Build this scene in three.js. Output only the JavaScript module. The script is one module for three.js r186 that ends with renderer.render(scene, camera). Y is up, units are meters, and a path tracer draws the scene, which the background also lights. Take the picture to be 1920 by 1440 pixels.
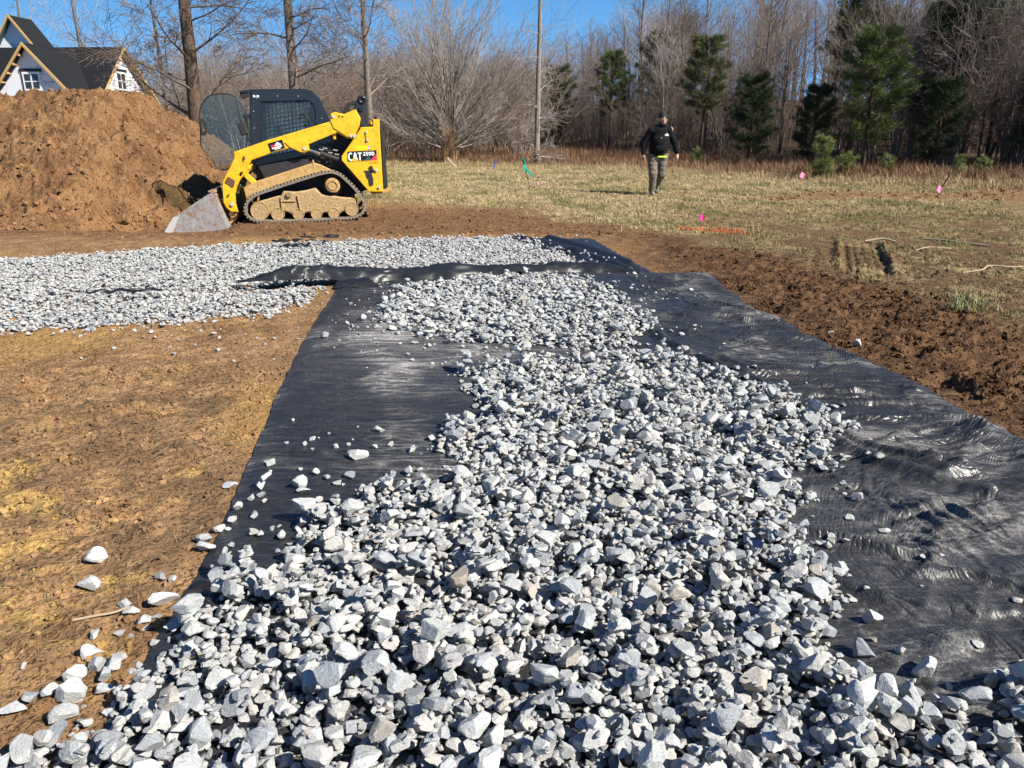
import * as THREE from 'three';
import { mergeGeometries, toCreasedNormals, mergeVertices } from 'three/addons/utils/BufferGeometryUtils.js';
import { MarchingCubes } from 'three/addons/objects/MarchingCubes.js';
import { RoundedBoxGeometry } from 'three/addons/geometries/RoundedBoxGeometry.js';
import { createNoise2D, createNoise3D } from 'simplex-noise';

// ---------------------------------------------------------------- camera, sky, sun, exposure
const scene = new THREE.Scene();
const camera = new THREE.PerspectiveCamera(54, 4 / 3, 0.05, 900);
camera.position.set(0, 1.45, 0);
camera.rotation.x = -18.762 * Math.PI / 180;
const renderer = new THREE.WebGLRenderer();
renderer.toneMapping = THREE.LinearToneMapping;
renderer.toneMappingExposure = 1.84;
renderer.shadowMap.enabled = true;

const SUN = new THREE.Vector3(0.82, 0.80, 0.45).normalize();
{
  const w = 512, h = 256, d = new Float32Array(w * h * 4);
  for (let j = 0; j < h; j++) {
    const el = ((j + 0.5) / h - 0.5) * Math.PI;
    for (let i = 0; i < w; i++) {
      const e = Math.max(0, Math.sin(el)), k = Math.pow(1 - e, 5), m = Math.pow(1 - e, 22), o = (j * w + i) * 4;
      d[o] = 0.018 + 0.115 * k + 0.090 * m;
      d[o + 1] = 0.060 + 0.345 * k + 0.090 * m;
      d[o + 2] = 0.175 + 0.600 * k + 0.02 * m;
      d[o + 3] = 1;
    }
  }
  const sky = new THREE.DataTexture(d, w, h, THREE.RGBAFormat, THREE.FloatType);
  sky.mapping = THREE.EquirectangularReflectionMapping; sky.magFilter = THREE.LinearFilter; sky.needsUpdate = true;
  scene.background = sky; scene.environment = sky;
}
const sun = new THREE.DirectionalLight(new THREE.Color(1, 0.945, 0.85), 5.0);
sun.position.copy(SUN).multiplyScalar(90); sun.castShadow = true; sun.shadow.radius = 1;
sun.shadow.mapSize.set(4096, 4096);
Object.assign(sun.shadow.camera, { left: -60, right: 60, top: 60, bottom: -60, near: 1, far: 260 });
scene.add(sun, sun.target);

// ---------------------------------------------------------------- helpers
const RNG = (a) => () => { a |= 0; a = (a + 0x6d2b79f5) | 0; let t = Math.imul(a ^ (a >>> 15), 1 | a); t = (t + Math.imul(t ^ (t >>> 7), 61 | t)) ^ t; return ((t ^ (t >>> 14)) >>> 0) / 4294967296; };
const N2 = createNoise2D(RNG(11)), N2b = createNoise2D(RNG(23)), N3 = createNoise3D(RNG(37));
const fbm = (x, y, o = 4, n = N2) => { let s = 0, a = 0.5, t = 0; for (let i = 0; i < o; i++) { s += a * n(x, y); t += a; x = x * 2.03 + 17.1; y = y * 2.03 - 9.7; a *= 0.5; } return s / t; };
const ridge = (x, y, o = 3, n = N2b) => { let s = 0, a = 0.5, t = 0; for (let i = 0; i < o; i++) { const v = 1 - Math.abs(n(x, y)); s += a * v * v; t += a; x = x * 2.1 + 5.3; y = y * 2.1 + 8.1; a *= 0.5; } return s / t; };
const clamp = (v, a = 0, b = 1) => Math.min(b, Math.max(a, v));
const sstep = (a, b, v) => { const t = clamp((v - a) / (b - a)); return t * t * (3 - 2 * t); };
const lerp = (a, b, t) => a + (b - a) * t;
const table = (T, x) => { if (x <= T[0][0]) return T[0][1]; for (let i = 1; i < T.length; i++) if (x <= T[i][0]) { const [x0, y0] = T[i - 1], [x1, y1] = T[i]; return y0 + (y1 - y0) * (x - x0) / (x1 - x0); } return T[T.length - 1][1]; };
const C = (r, g, b) => new THREE.Color().setRGB(r, g, b);
const mixC = (a, b, t) => [lerp(a[0], b[0], t), lerp(a[1], b[1], t), lerp(a[2], b[2], t)];
const names = {};
const numbered = (n) => { const k = names[n] = (names[n] ?? -1) + 1; return k ? n + '_' + String(k).padStart(3, '0') : n; };
function tag(o, label, category, group, kind) {
  if (label) o.userData.label = label;
  if (category) o.userData.category = category;
  if (group) o.userData.group = group;
  if (kind) o.userData.kind = kind;
  return o;
}
function thing(name, label, category, pos = [0, 0, 0], turn = 0, group) {
  const o = new THREE.Group(); o.name = numbered(name); o.position.set(...pos); o.rotation.y = turn; scene.add(o);
  return tag(o, label, category, group);
}
function part(name, geo, mat, parent) { const m = new THREE.Mesh(geo, mat); m.name = parent === scene ? numbered(name) : name; m.castShadow = m.receiveShadow = true; parent.add(m); return m; }
const merge = (gs) => mergeGeometries(gs.map((g) => { const q = g.index ? g.toNonIndexed() : g; for (const k of Object.keys(q.attributes)) if (!['position', 'normal', 'uv'].includes(k)) q.deleteAttribute(k); return q; }));
const std = (color, roughness = 0.8, extra = {}) => new THREE.MeshPhysicalMaterial({ color: Array.isArray(color) ? C(...color) : color, roughness, ...extra });
function canvasTex(w, h, draw, { srgb = true, repeat } = {}) {
  const c = document.createElement('canvas'); c.width = w; c.height = h; draw(c.getContext('2d'), w, h);
  const t = new THREE.CanvasTexture(c); t.wrapS = t.wrapT = THREE.RepeatWrapping; if (srgb) t.colorSpace = THREE.SRGBColorSpace; if (repeat) t.repeat.set(...repeat); return t;
}
function dataTex(w, h, f, { srgb = true } = {}) {
  const d = new Uint8Array(w * h * 4);
  for (let j = 0, o = 0; j < h; j++) for (let i = 0; i < w; i++, o += 4) { const v = f(i, j); d[o] = v[0]; d[o + 1] = v[1]; d[o + 2] = v[2]; d[o + 3] = 255; }
  const t = new THREE.DataTexture(d, w, h); t.magFilter = THREE.LinearFilter; t.wrapS = t.wrapT = THREE.RepeatWrapping; if (srgb) t.colorSpace = THREE.SRGBColorSpace; t.needsUpdate = true; return t;
}
// scattered specks and strokes that wrap round the tile
function speckle(seed, base, n, rMin, rMax, tone, strokes = 0, strokeTone = [0, 0, 0]) {
  return (g, w, h) => {
    const r = RNG(seed); g.fillStyle = `rgb(${base})`; g.fillRect(0, 0, w, h);
    const put = (x, y, f) => { for (const dx of [0, -w, w]) for (const dy of [0, -h, h]) if (x + dx > -60 && x + dx < w + 60 && y + dy > -60 && y + dy < h + 60) f(x + dx, y + dy); };
    for (let i = 0; i < n; i++) {
      const x = r() * w, y = r() * h, q = rMin + (rMax - rMin) * Math.pow(r(), 3), a = r() * 6.28, e = 0.45 + r() * 0.5, t = tone(r());
      g.fillStyle = t; put(x, y, (X, Y) => { g.beginPath(); g.ellipse(X, Y, q, q * e, a, 0, 6.29); g.fill(); });
    }
    for (let i = 0; i < strokes; i++) {
      const x = r() * w, y = r() * h, l = 6 + r() * 26, a = r() * 6.28, b = a + (r() - 0.5), k = 0.75 + r() * 0.4;
      g.strokeStyle = `rgba(${strokeTone.map((v) => Math.min(255, v * k) | 0)},${0.35 + r() * 0.5})`; g.lineWidth = 0.7 + r() * 1.3;
      put(x, y, (X, Y) => { g.beginPath(); g.moveTo(X, Y); g.quadraticCurveTo(X + Math.cos(a) * l / 2, Y + Math.sin(a) * l / 2, X + Math.cos(a) * l / 2 + Math.cos(b) * l / 2, Y + Math.sin(a) * l / 2 + Math.sin(b) * l / 2); g.stroke(); });
    }
  };
}
function instanced(name, geo, mat, list, parent) {   // list of {m: Matrix4, c: [r,g,b]}
  const im = new THREE.InstancedMesh(geo, mat, list.length); im.name = name; im.castShadow = im.receiveShadow = true;
  const col = new THREE.Color();
  list.forEach((e, i) => { im.setMatrixAt(i, e.m); if (e.c) im.setColorAt(i, col.setRGB(...e.c)); });
  parent.add(im); return im;
}
const M4 = (p, q, s) => new THREE.Matrix4().compose(p, q, s);
const V = (x, y, z) => new THREE.Vector3(x, y, z);
const E = (x, y, z) => new THREE.Quaternion().setFromEuler(new THREE.Euler(x, y, z, 'YXZ'));
const inPoly = (P, x, y) => { let c = false; for (let i = 0, j = P.length - 1; i < P.length; j = i++) { const [xi, yi] = P[i], [xj, yj] = P[j]; if ((yi > y) !== (yj > y) && x < (xj - xi) * (y - yi) / (yj - yi) + xi) c = !c; } return c; };
const segDist = (x, y, a, b) => { const dx = b[0] - a[0], dy = b[1] - a[1], t = clamp(((x - a[0]) * dx + (y - a[1]) * dy) / (dx * dx + dy * dy)); return Math.hypot(x - a[0] - dx * t, y - a[1] - dy * t); };
const polyDist = (P, x, y) => { let d = 1e9; for (let i = 0, j = P.length - 1; i < P.length; j = i++) d = Math.min(d, segDist(x, y, P[j], P[i])); return inPoly(P, x, y) ? -d : d; };
const lineDist = (P, x, y) => { let d = 1e9; for (let i = 1; i < P.length; i++) d = Math.min(d, segDist(x, y, P[i - 1], P[i])); return d; };
// ---------------------------------------------------------------- the lie of the land
const FAB_L = [[-11, -0.2], [-10.39, -0.15], [-8, -1.9], [-7.3, -1.68], [-6.93, -1.64], [-5.68, -1.53], [-4.48, -1.40], [-3.25, -1.21], [-2.51, -1.10], [-1.68, -1.04], [-1.2, -1.02], [-0.4, -1.0]];
const FAB_R = [[-7.67, 2.02], [-6.43, 2.04], [-5.86, 2.13], [-5.08, 2.24], [-4.70, 2.37], [-3.95, 2.44], [-3.38, 2.50], [-2.4, 2.58], [-0.4, 2.64]];
const fabL = (z) => table(FAB_L, z) + 0.012 * N2(z * 1.3, 3.1) + 0.006 * N2(z * 6, 8);
const fabR = (z) => table(FAB_R, z) + 0.035 * N2(z * 1.6, 7.7) + 0.02 * N2(z * 5.2, 1.2);
const BACK_R = [[-10.45, 1.08], [-9.6, 1.2], [-8.76, 1.30], [-7.67, 1.47]];
const LOADER = { x: -3.516, z: -13.275, yaw: 12 * Math.PI / 180 };
const loaderLocal = (x, z) => { const c = Math.cos(LOADER.yaw), s = Math.sin(LOADER.yaw), dx = x - LOADER.x, dz = z - LOADER.z; return [dx * c - dz * s, dx * s + dz * c]; };
const GRASS_EDGE = [[-20, -19], [-3, -16.5], [0.4, -14.0], [2.2, -11.2], [3.1, -9.2], [3.55, -7.0], [3.9, -5.4], [4.8, -3], [7.5, 0], [12, 4]];
const MEADOW_EDGE = [[-30, -36], [-8, -34], [1, -31], [5, -27.5], [9, -22.5], [15, -19.5], [40, -19]];
const WOOD_EDGE = [[-40, -80], [-14, -72], [2, -62], [8, -48], [12, -39], [15, -32], [20, -28], [34, -26]];
const fabricIn = (x, z) => Math.min(x - fabL(z), (z > -7.67 ? fabR(z) : table(BACK_R, z)) - x, z + 10.45);   // > 0 under the sheets
const grassy = (x, z) => sstep(-0.9, 0.9, table(GRASS_EDGE, x) - z + 1.1 * fbm(x * 0.55, z * 0.55, 3));
const meadowy = (x, z) => sstep(-1.2, 1.2, table(MEADOW_EDGE, x) - z + 1.6 * fbm(x * 0.3, z * 0.3, 2));
const woody = (x, z) => sstep(-2, 3, table(WOOD_EDGE, x) - z + 2 * fbm(x * 0.2, z * 0.2, 2));
const bareStrip = (x, z) => sstep(0.55, 0.0, Math.abs((z + 16.8 + 0.10 * (x - 4) + 1.1 * fbm(x * 0.3, 5, 2)) / (1.0 + 1.1 * sstep(5, 9, x))) - 0.35) * sstep(4.4, 6.2, x);
// wheel and track marks pressed into the soil: path, half width, lug pitch, depth
const MARKS = [
  [[[3.66, -7.7], [4.0, -8.5], [4.35, -9.4], [4.62, -10.1]], 0.2, 0, 0.085],
  [[[3.36, -8.1], [3.62, -8.8], [3.95, -9.7]], 0.1, 0, 0.03],
  [[[-2.6, -5.35], [-2.1, -5.5], [-1.7, -5.95]], 0.2, 0.09, 0.013],
  [[[-3.3, -4.1], [-2.6, -4.35], [-2.1, -4.4], [-1.62, -4.15]], 0.2, 0.09, 0.011],
  [[[-2.6, -3.55], [-2.1, -3.9], [-1.6, -4.05]], 0.18, 0.09, 0.010],
  [[[-1.3, -12.2], [0.2, -11.6], [1.4, -11.2]], 0.17, 0.09, 0.016],
  [[[-2.3, -12.9], [-0.6, -12.9], [1.6, -12.5]], 0.17, 0.09, 0.014],
  [[[2.9, -5.2], [3.1, -4.5], [3.1, -3.9], [2.95, -3.3]], 0.17, 0.085, 0.022],
  [[[2.62, -7.2], [2.8, -6.4], [2.9, -5.6]], 0.16, 0.085, 0.014],
];
function markDepth(x, z) {
  let h = 0;
  for (const [P, w, pitch, dep] of MARKS) {
    let best = 1e9, side = 0, along = 0, run = 0;
    for (let i = 1; i < P.length; i++) {
      const a = P[i - 1], b = P[i], dx = b[0] - a[0], dz = b[1] - a[1], L = Math.hypot(dx, dz), t = clamp(((x - a[0]) * dx + (z - a[1]) * dz) / (L * L));
      const d = Math.hypot(x - a[0] - dx * t, z - a[1] - dz * t);
      if (d < best) { best = d; side = ((x - a[0]) * dz - (z - a[1]) * dx) / L; along = run + t * L; }
      run += L;
    }
    if (best > w + 0.14) continue;
    const end = sstep(0, 0.35, along) * sstep(0, 0.35, P.reduce((s, p, i) => i ? s + Math.hypot(p[0] - P[i - 1][0], p[1] - P[i - 1][1]) : 0, 0) - along), h0 = h;
    const e = sstep(w + 0.02, w - 0.03, best), rim = Math.exp(-Math.pow((best - w - 0.035) / 0.035, 2));
    if (pitch) h += e * dep * (Math.cos((along + 0.25 * Math.abs(side)) / pitch * 6.283) * 0.9 - 0.5) + rim * dep * 0.6 * (1 + N2(x * 9, z * 9));
    else {
      const g = Math.abs(((side / (w * 2) + 0.5) * 4) % 1 - 0.5);
      h += e * (-dep * 0.35 - dep * 0.55 * sstep(0.34, 0.47, g) * (0.7 + 0.3 * N2(along * 30, side * 20)));
      h += -dep * 1.1 * Math.exp(-Math.pow((best - w) / 0.035, 2)) * (0.75 + 0.25 * N2(x * 14, z * 14)) + dep * 0.5 * Math.exp(-Math.pow((best - w - 0.07) / 0.03, 2)) * (1 + N2(x * 8, z * 8));
    }
    h = h0 + (h - h0) * end * (0.7 + 0.3 * N2(x * 5, z * 5));
  }
  return h;
}
function landSmooth(x, z) {
  let h = 0.035 * N2(x * 0.13, z * 0.13) * sstep(-2, -9, z);
  const [lx, lz] = loaderLocal(x, z);
  h *= 1 - 0.9 * sstep(3.2, 1.2, Math.hypot(lx * 0.8, lz));
  h += -0.105 * sstep(-0.95, -1.45, lx) * sstep(-3.6, -2.6, lx) * sstep(2.0, 1.2, Math.abs(lz));
  const w = table(WOOD_EDGE, x) - z;
  if (w > -6) h += Math.min(Math.max(0, w - 2), 70) * 0.075 * sstep(-2, 18, w) * (1 + 0.25 * N2(x * 0.02, z * 0.02)) * (0.55 + 0.45 * sstep(-10, 20, x));
  return h;
}
function land(x, z) {
  const h = landSmooth(x, z), f = fabricIn(x, z);
  if (f > 0.05) return h - 0.03 * sstep(0.05, 0.2, f);
  if (z < -45 || Math.abs(x) > 40) return h;
  const g = grassy(x, z), near = sstep(-0.02, -0.25, f);
  const right = sstep(1.5, 2.4, x) * sstep(-11, -8, z);
  const rough = lerp(0.8, 1.35, right) * near;
  let d = 0.020 * fbm(x * 2.2, z * 2.2, 3) + 0.010 * (ridge(x * 5.5 + 2, z * 5.5, 2) - 0.4) + (0.016 - 0.004 * right) * fbm(x * 9, z * 9, 3, N2b);
  const churn = ridge(x * 3.1, z * 2.6, 3) - 0.45;
  d += 0.040 * Math.max(0, churn) * (right + 0.35) * (1 - g * 0.5);
  if (z > -12) d += 0.009 * fbm(x * 24, z * 24, 2) * (0.8 + right) + 0.006 * right * (ridge(x * 15, z * 15, 2) - 0.4);
  const pit = N2b(x * 1.15 + 30, z * 1.15);
  d -= 0.045 * sstep(0.62, 0.86, pit) * (right + 0.35) * (1 - g * 0.6);
  return h + d * rough * (1 - 0.35 * g) + (near > 0 ? markDepth(x, z) * near : 0);
}
// colour of what lies there (what the earth and thatch are made of)
function landColour(x, z) {
  const n1 = fbm(x * 0.9, z * 0.9, 3), n2 = fbm(x * 3.7, z * 3.7, 3, N2b), n3 = fbm(x * 0.35 + 9, z * 0.35, 2, N2b);
  let c = mixC([0.35, 0.210, 0.105], [0.205, 0.118, 0.060], sstep(-0.45, 0.55, 0.45 * n1 + 0.6 * n2 + 0.5 * fbm(x * 11, z * 11, 3)));          // clay, light and dark
  c = mixC(c, [0.375, 0.225, 0.085], 0.75 * sstep(0.15, 0.6, n3 + 0.25 * n2));                        // ochre
  c = mixC(c, [0.52, 0.34, 0.105], 0.8 * sstep(0.24, 0.50, fbm(x * 1.5 + 40, z * 1.7, 4) + 0.42 * fbm(x * 15, z * 15, 3)) * sstep(-1.0, -1.4, x) * sstep(-3.5, -2.9, z));   // yellow subsoil smears
  c = mixC(c, [0.150, 0.095, 0.055], 0.75 * sstep(-0.05, 0.40, fbm(x * 1.6 + 20, z * 2.2, 3) + 0.45 * fbm(x * 13, z * 13, 3)) * sstep(-5.0, -4.0, z) * sstep(-1.6, -2.4, z) * sstep(0, -0.6, x));   // trodden topsoil with dead grass
  const right = sstep(0.6, 2.2, x) * sstep(-13.5, -9.5, z);
  c = mixC(c, mixC([0.150, 0.083, 0.044], [0.078, 0.043, 0.024], sstep(-0.4, 0.5, n2 + 0.3 * n1 + 0.4 * fbm(x * 9, z * 9, 2))), right);
  const mid = sstep(-10.4, -11.2, z) * sstep(-16, -13, z);
  c = mixC(c, mixC([0.205, 0.110, 0.056], [0.12, 0.066, 0.036], sstep(-0.2, 0.5, n2)), 0.85 * mid);
  const g = grassy(x, z) * (1 - 0.85 * bareStrip(x, z));
  let gc = mixC([0.36, 0.285, 0.15], [0.23, 0.170, 0.086], sstep(-0.4, 0.5, n2 + 0.5 * n1));
  gc = mixC(gc, [0.125, 0.135, 0.050], 0.55 * sstep(0.05, 0.55, fbm(x * 0.45 + 3, z * 0.45 + 7, 3)));
  const torn = sstep(2.2, 3.4, x) * sstep(-16.5, -12, z) * sstep(-0.35, 0.35, fbm(x * 0.8 + 11, z * 0.8, 3) + 0.5 * n2 - 0.25 * sstep(-8, -13, z) + 0.2);   // turf torn up by wheels
  c = mixC(c, gc, g * (0.8 + 0.2 * n2) * (1 - 0.75 * torn)); c = mixC(c, [0.135, 0.088, 0.050], 0.6 * g * torn);
  c = mixC(c, mixC([0.30, 0.180, 0.090], [0.20, 0.115, 0.058], sstep(-0.3, 0.3, n2)), 0.8 * bareStrip(x, z) * sstep(-0.5, 0.2, n2 + n1));
  c = mixC(c, mixC([0.150, 0.080, 0.048], [0.22, 0.142, 0.078], sstep(-0.2, 0.5, n1 + 0.4 * n2)), meadowy(x, z));
  c = mixC(c, mixC([0.085, 0.055, 0.037], [0.125, 0.085, 0.055], sstep(-0.3, 0.4, n2)), woody(x, z));
  return c;
}
function axis(segs) { const a = []; let v = segs[0][0], s; for (const [from, to, s0, s1] of segs) { v = from; while (v < to - 1e-6) { a.push(v); s = lerp(s0, s1, (v - from) / (to - from)); v += s; } } a.push(segs[segs.length - 1][1]); return a; }
function sheet(xs, zs, f, uvScale = 1) {
  const nx = xs.length, nz = zs.length, pos = new Float32Array(nx * nz * 3), col = new Float32Array(nx * nz * 3), uv = new Float32Array(nx * nz * 2), idx = new Uint32Array((nx - 1) * (nz - 1) * 6);
  for (let j = 0, o = 0; j < nz; j++) for (let i = 0; i < nx; i++, o++) {
    const r = f(xs[i], zs[j]); pos.set([r.x ?? xs[i], r.y, r.z ?? zs[j]], o * 3); if (r.c) col.set(r.c, o * 3); uv[o * 2] = xs[i] * uvScale; uv[o * 2 + 1] = -zs[j] * uvScale;
  }
  for (let j = 0, o = 0; j < nz - 1; j++) for (let i = 0; i < nx - 1; i++) { const a = j * nx + i, b = a + 1, c = a + nx, d = c + 1; idx.set([a, c, b, b, c, d], o); o += 6; }
  const g = new THREE.BufferGeometry(); g.setAttribute('position', new THREE.BufferAttribute(pos, 3)); g.setAttribute('color', new THREE.BufferAttribute(col, 3)); g.setAttribute('uv', new THREE.BufferAttribute(uv, 2)); g.setIndex(new THREE.BufferAttribute(idx, 1)); g.computeVertexNormals(); return g;
}
const soilMap = canvasTex(1024, 1024, speckle(5, '200,200,200', 26000, 1, 9, (r) => { const v = r < 0.3 ? 70 + r * 160 : 130 + r * 125; return `rgba(${v | 0},${v - 4 | 0},${v - 10 | 0},0.5)`; }, 1500, [255, 240, 205]));
const soilBump = canvasTex(1024, 1024, speckle(6, '110,110,110', 24000, 1.2, 12, (r) => { const v = r * 255 | 0; return `rgba(${v},${v},${v},0.4)`; }, 500, [230, 230, 230]), { srgb: false });
soilMap.repeat.set(0.8, 0.8); soilBump.repeat.set(0.8, 0.8);
const soilMat = std([1.45, 1.45, 1.45], 0.97, { map: soilMap, bumpMap: soilBump, bumpScale: 0.018, vertexColors: true, specularIntensity: 0.25 });
{
  const xs = axis([[-160, -30, 6, 1.2], [-30, -8, 1.2, 0.06], [-8, -4.2, 0.06, 0.027], [-4.2, 6, 0.027, 0.027], [6, 12, 0.027, 0.09], [12, 30, 0.09, 1.2], [30, 160, 1.2, 6]]);
  const zs = axis([[-260, -80, 10, 2], [-80, -30, 2, 0.35], [-30, -14, 0.35, 0.05], [-14, -6, 0.05, 0.025], [-6, -0.9, 0.025, 0.02], [-0.9, 8, 0.05, 0.8]]);
  const g = sheet(xs, zs, (x, z) => ({ y: land(x, z), c: landColour(x, z) }));
  const o = part('ground', g, soilMat, scene); tag(o, 'bare clay soil and dormant grass reaching back to the woods', 'ground', null, 'structure');
}
// ---------------------------------------------------------------- woven ground fabric
const HEM = [[-2.55, -6.93], [-2.1, -7.1], [-1.71, -7.25], [-1.06, -7.44], [-0.4, -7.57], [0.22, -7.67], [0.79, -7.80], [1.3, -7.72]];
const CREASES = [   // polyline, height, half width
  [[[0.90, -6.6], [0.98, -6.2], [1.07, -5.22], [1.26, -4.59], [1.52, -4.15]], 0.05, 0.045],
  [[[1.52, -3.34], [1.70, -3.02], [1.88, -2.84], [2.2, -2.5]], 0.055, 0.04],
  [[[1.25, -3.1], [1.50, -2.95], [1.75, -2.72], [2.1, -2.35]], 0.02, 0.05],
  [[[1.8, -5.7], [2.05, -5.8], [2.2, -5.85]], 0.06, 0.03],
  [[[1.3, -2.05], [1.62, -1.98], [2.1, -2.05]], 0.03, 0.04],
  [[[1.12, -1.78], [1.36, -1.86], [1.6, -1.75], [1.9, -1.5]], 0.05, 0.06],
  [[[1.45, -2.3], [1.6, -2.5], [2.0, -2.6]], 0.03, 0.05],
  [[[-1.2, -3.15], [-0.8, -3.05], [-0.3, -3.1]], 0.02, 0.05],
  [[[-1.45, -4.45], [-1.1, -4.3], [-0.7, -4.42]], 0.018, 0.04],
  [[[-1.05, -2.1], [-0.85, -2.02], [-0.6, -2.1]], 0.03, 0.06],
  [[[1.0, -6.9], [1.4, -6.5], [2.0, -6.6]], 0.02, 0.05],
  [[[1.15, -5.5], [1.6, -5.2], [2.2, -5.25]], 0.025, 0.05],
  [[[1.4, -4.7], [1.8, -4.45], [2.35, -4.5]], 0.03, 0.05],
];
// many small sharp creases, steeper on one side
const FINE = []; { const r = RNG(515); const add = (n, x0, x1, z0, z1, l0, l1, a0, a1, tilt) => { for (let i = 0; i < n; i++) { let x = lerp(x0, x1, r()), z = lerp(z0, z1, r()), t = (r() - 0.5) * tilt + 0.12; const P = [[x, z]], l = lerp(l0, l1, r()) / 5; for (let k = 0; k < 5; k++) { t += (r() - 0.5) * 0.5; x += Math.cos(t) * l; z += Math.sin(t) * l; P.push([x, z]); } const xs = P.map((p) => p[0]), zs = P.map((p) => p[1]), w = lerp(0.010, 0.022, r()); FINE.push({ P, a: lerp(a0, a1, Math.pow(r(), 1.6)), w, w2: w * (2 + r() * 2.5), s: r() < 0.65 ? 1 : -1, b: [Math.min(...xs) - 0.2, Math.max(...xs) + 0.2, Math.min(...zs) - 0.2, Math.max(...zs) + 0.2], l: l * 5 }); } };
  add(85, 0.95, 2.3, -7.3, -1.1, 0.25, 0.95, 0.008, 0.034, 0.9); add(34, 0.9, 2.2, -3.8, -1.2, 0.2, 0.8, 0.010, 0.040, 1.2); add(55, -1.5, -0.4, -6.8, -1.9, 0.25, 0.9, 0.004, 0.014, 0.5); add(20, -0.5, 1.0, -5.0, -4.3, 0.3, 0.8, 0.004, 0.012, 0.5); }
function fineLift(x, z) {
  let h = 0;
  for (const f of FINE) {
    if (x < f.b[0] || x > f.b[1] || z < f.b[2] || z > f.b[3]) continue;
    let best = 1e9, sd = 0, al = 0; const P = f.P, n = P.length - 1;
    for (let i = 0; i < n; i++) { const a = P[i], b = P[i + 1], dx = b[0] - a[0], dz = b[1] - a[1], L = Math.hypot(dx, dz), t = clamp(((x - a[0]) * dx + (z - a[1]) * dz) / (L * L)), d = Math.hypot(x - a[0] - dx * t, z - a[1] - dz * t); if (d < best) { best = d; sd = ((x - a[0]) * dz - (z - a[1]) * dx) * f.s; al = (i + t) / n; } }
    const w = sd > 0 ? f.w : f.w2; h += f.a * Math.exp(-best * best / w / w) * Math.sin(clamp(al, 0.02, 0.98) * 3.1416);
  }
  return h;
}
const BUMPS = [[2.30, -3.42, 0.10, 0.12, 0.08], [2.45, -3.0, 0.08, 0.2, 0.14], [1.9, -3.05, 0.05, 0.15, 0.09], [1.75, -1.7, 0.08, 0.2, 0.12], [2.0, -2.2, 0.05, 0.3, 0.1], [1.3, -1.62, 0.05, 0.12, 0.1], [1.9, -4.1, 0.04, 0.3, 0.07]];
function frontLift(x, z) {
  const l = x - fabL(z), r = fabR(z) - x, edge = Math.min(l, r, z + 7.72), right = sstep(0.9, 1.7, x), left = sstep(-0.55, -0.95, x);
  let h = 0.012;
  const wx = x + 0.30 * N2b(x * 0.9 + 4, z * 0.9), wz = z + 0.22 * N2(x * 0.8, z * 1.1 + 6), th = 0.35 * N2(x * 0.5 + 1, z * 0.5), u = wx * Math.cos(th) + wz * Math.sin(th) + 0.25 * z, v = wz * Math.cos(th) - wx * Math.sin(th);
  const fold = (a, b, p, n) => Math.pow(1 - Math.abs(n(u * a, v * b)), p), g1 = sstep(-0.5, 0.6, N2b(x * 1.2, z * 1.2 + 3)), g2 = sstep(-0.4, 0.6, N2(x * 1.7 + 7, z * 1.7));
  h += (0.004 + 0.022 * right + 0.004 * left) * fold(0.6, 1.9, 5, N2) * g1;
  h += (0.005 + 0.016 * right + 0.002 * left) * fold(1.2, 3.6, 6, N2b) * g2;
  h += (0.003 + 0.004 * right) * Math.pow(1 - Math.abs(N2(u * 1.9 + v * 1.6, v * 5.2 - u * 1.1)), 6) * (1.2 - g1);
  h += (0.003 + 0.005 * right) * fold(2.8, 9.5, 5, N2b) * (0.4 + 0.6 * g1);
  h += (0.0016 + 0.0016 * right) * N2(u * 4, v * 19) + 0.0014 * N2b(x * 11, z * 17);
  h += 0.020 * right * fbm(x * 1.3 + 8, z * 1.5, 3);
  for (const [P, a, w] of CREASES) { const d = lineDist(P, x, z); if (d < w * 4) { const q = d / w; h += a * Math.exp(-q * q) * (0.7 + 0.3 * N2(x * 3, z * 3)); } }
  for (const [bx, bz, a, sx, sz] of BUMPS) { const q = Math.pow((x - bx) / sx, 2) + Math.pow((z - bz) / sz, 2); if (q < 9) h += 0.7 * a * Math.exp(-q) * (1 + 0.35 * N2(x * 7, z * 9)); }
  h += fineLift(x, z);
  const e = sstep(0, 0.09, edge);
  return 0.006 + Math.max(0.004, h) * (0.15 + 0.85 * e) + 0.012 * sstep(-6.6, -7.6, z) * sstep(0.4, 0.0, z + 7.72 - 0.1) ;
}
function backLift(x, z) {
  const e = Math.min(table(BACK_R, z) - x, z + 10.4, 1);
  let h = 0.008 + 0.006 * Math.pow(1 - Math.abs(N2(x * 2.2 + z, z * 1.3)), 2);
  for (const [P, a, w] of [[[[0.05, -10.2], [0.64, -9.2], [1.04, -8.2], [1.2, -7.7]], 0.075, 0.07], [[[0.5, -10.3], [0.95, -9.3], [1.3, -8.2]], 0.055, 0.07], [[[0.2, -9.7], [0.7, -8.9], [0.9, -8.1]], 0.035, 0.06]]) { const d = lineDist(P, x, z); if (d < w * 3) h += a * Math.exp(-d * d / w / w); }
  return 0.004 + h * (0.15 + 0.85 * sstep(0, 0.1, e));
}
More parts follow.
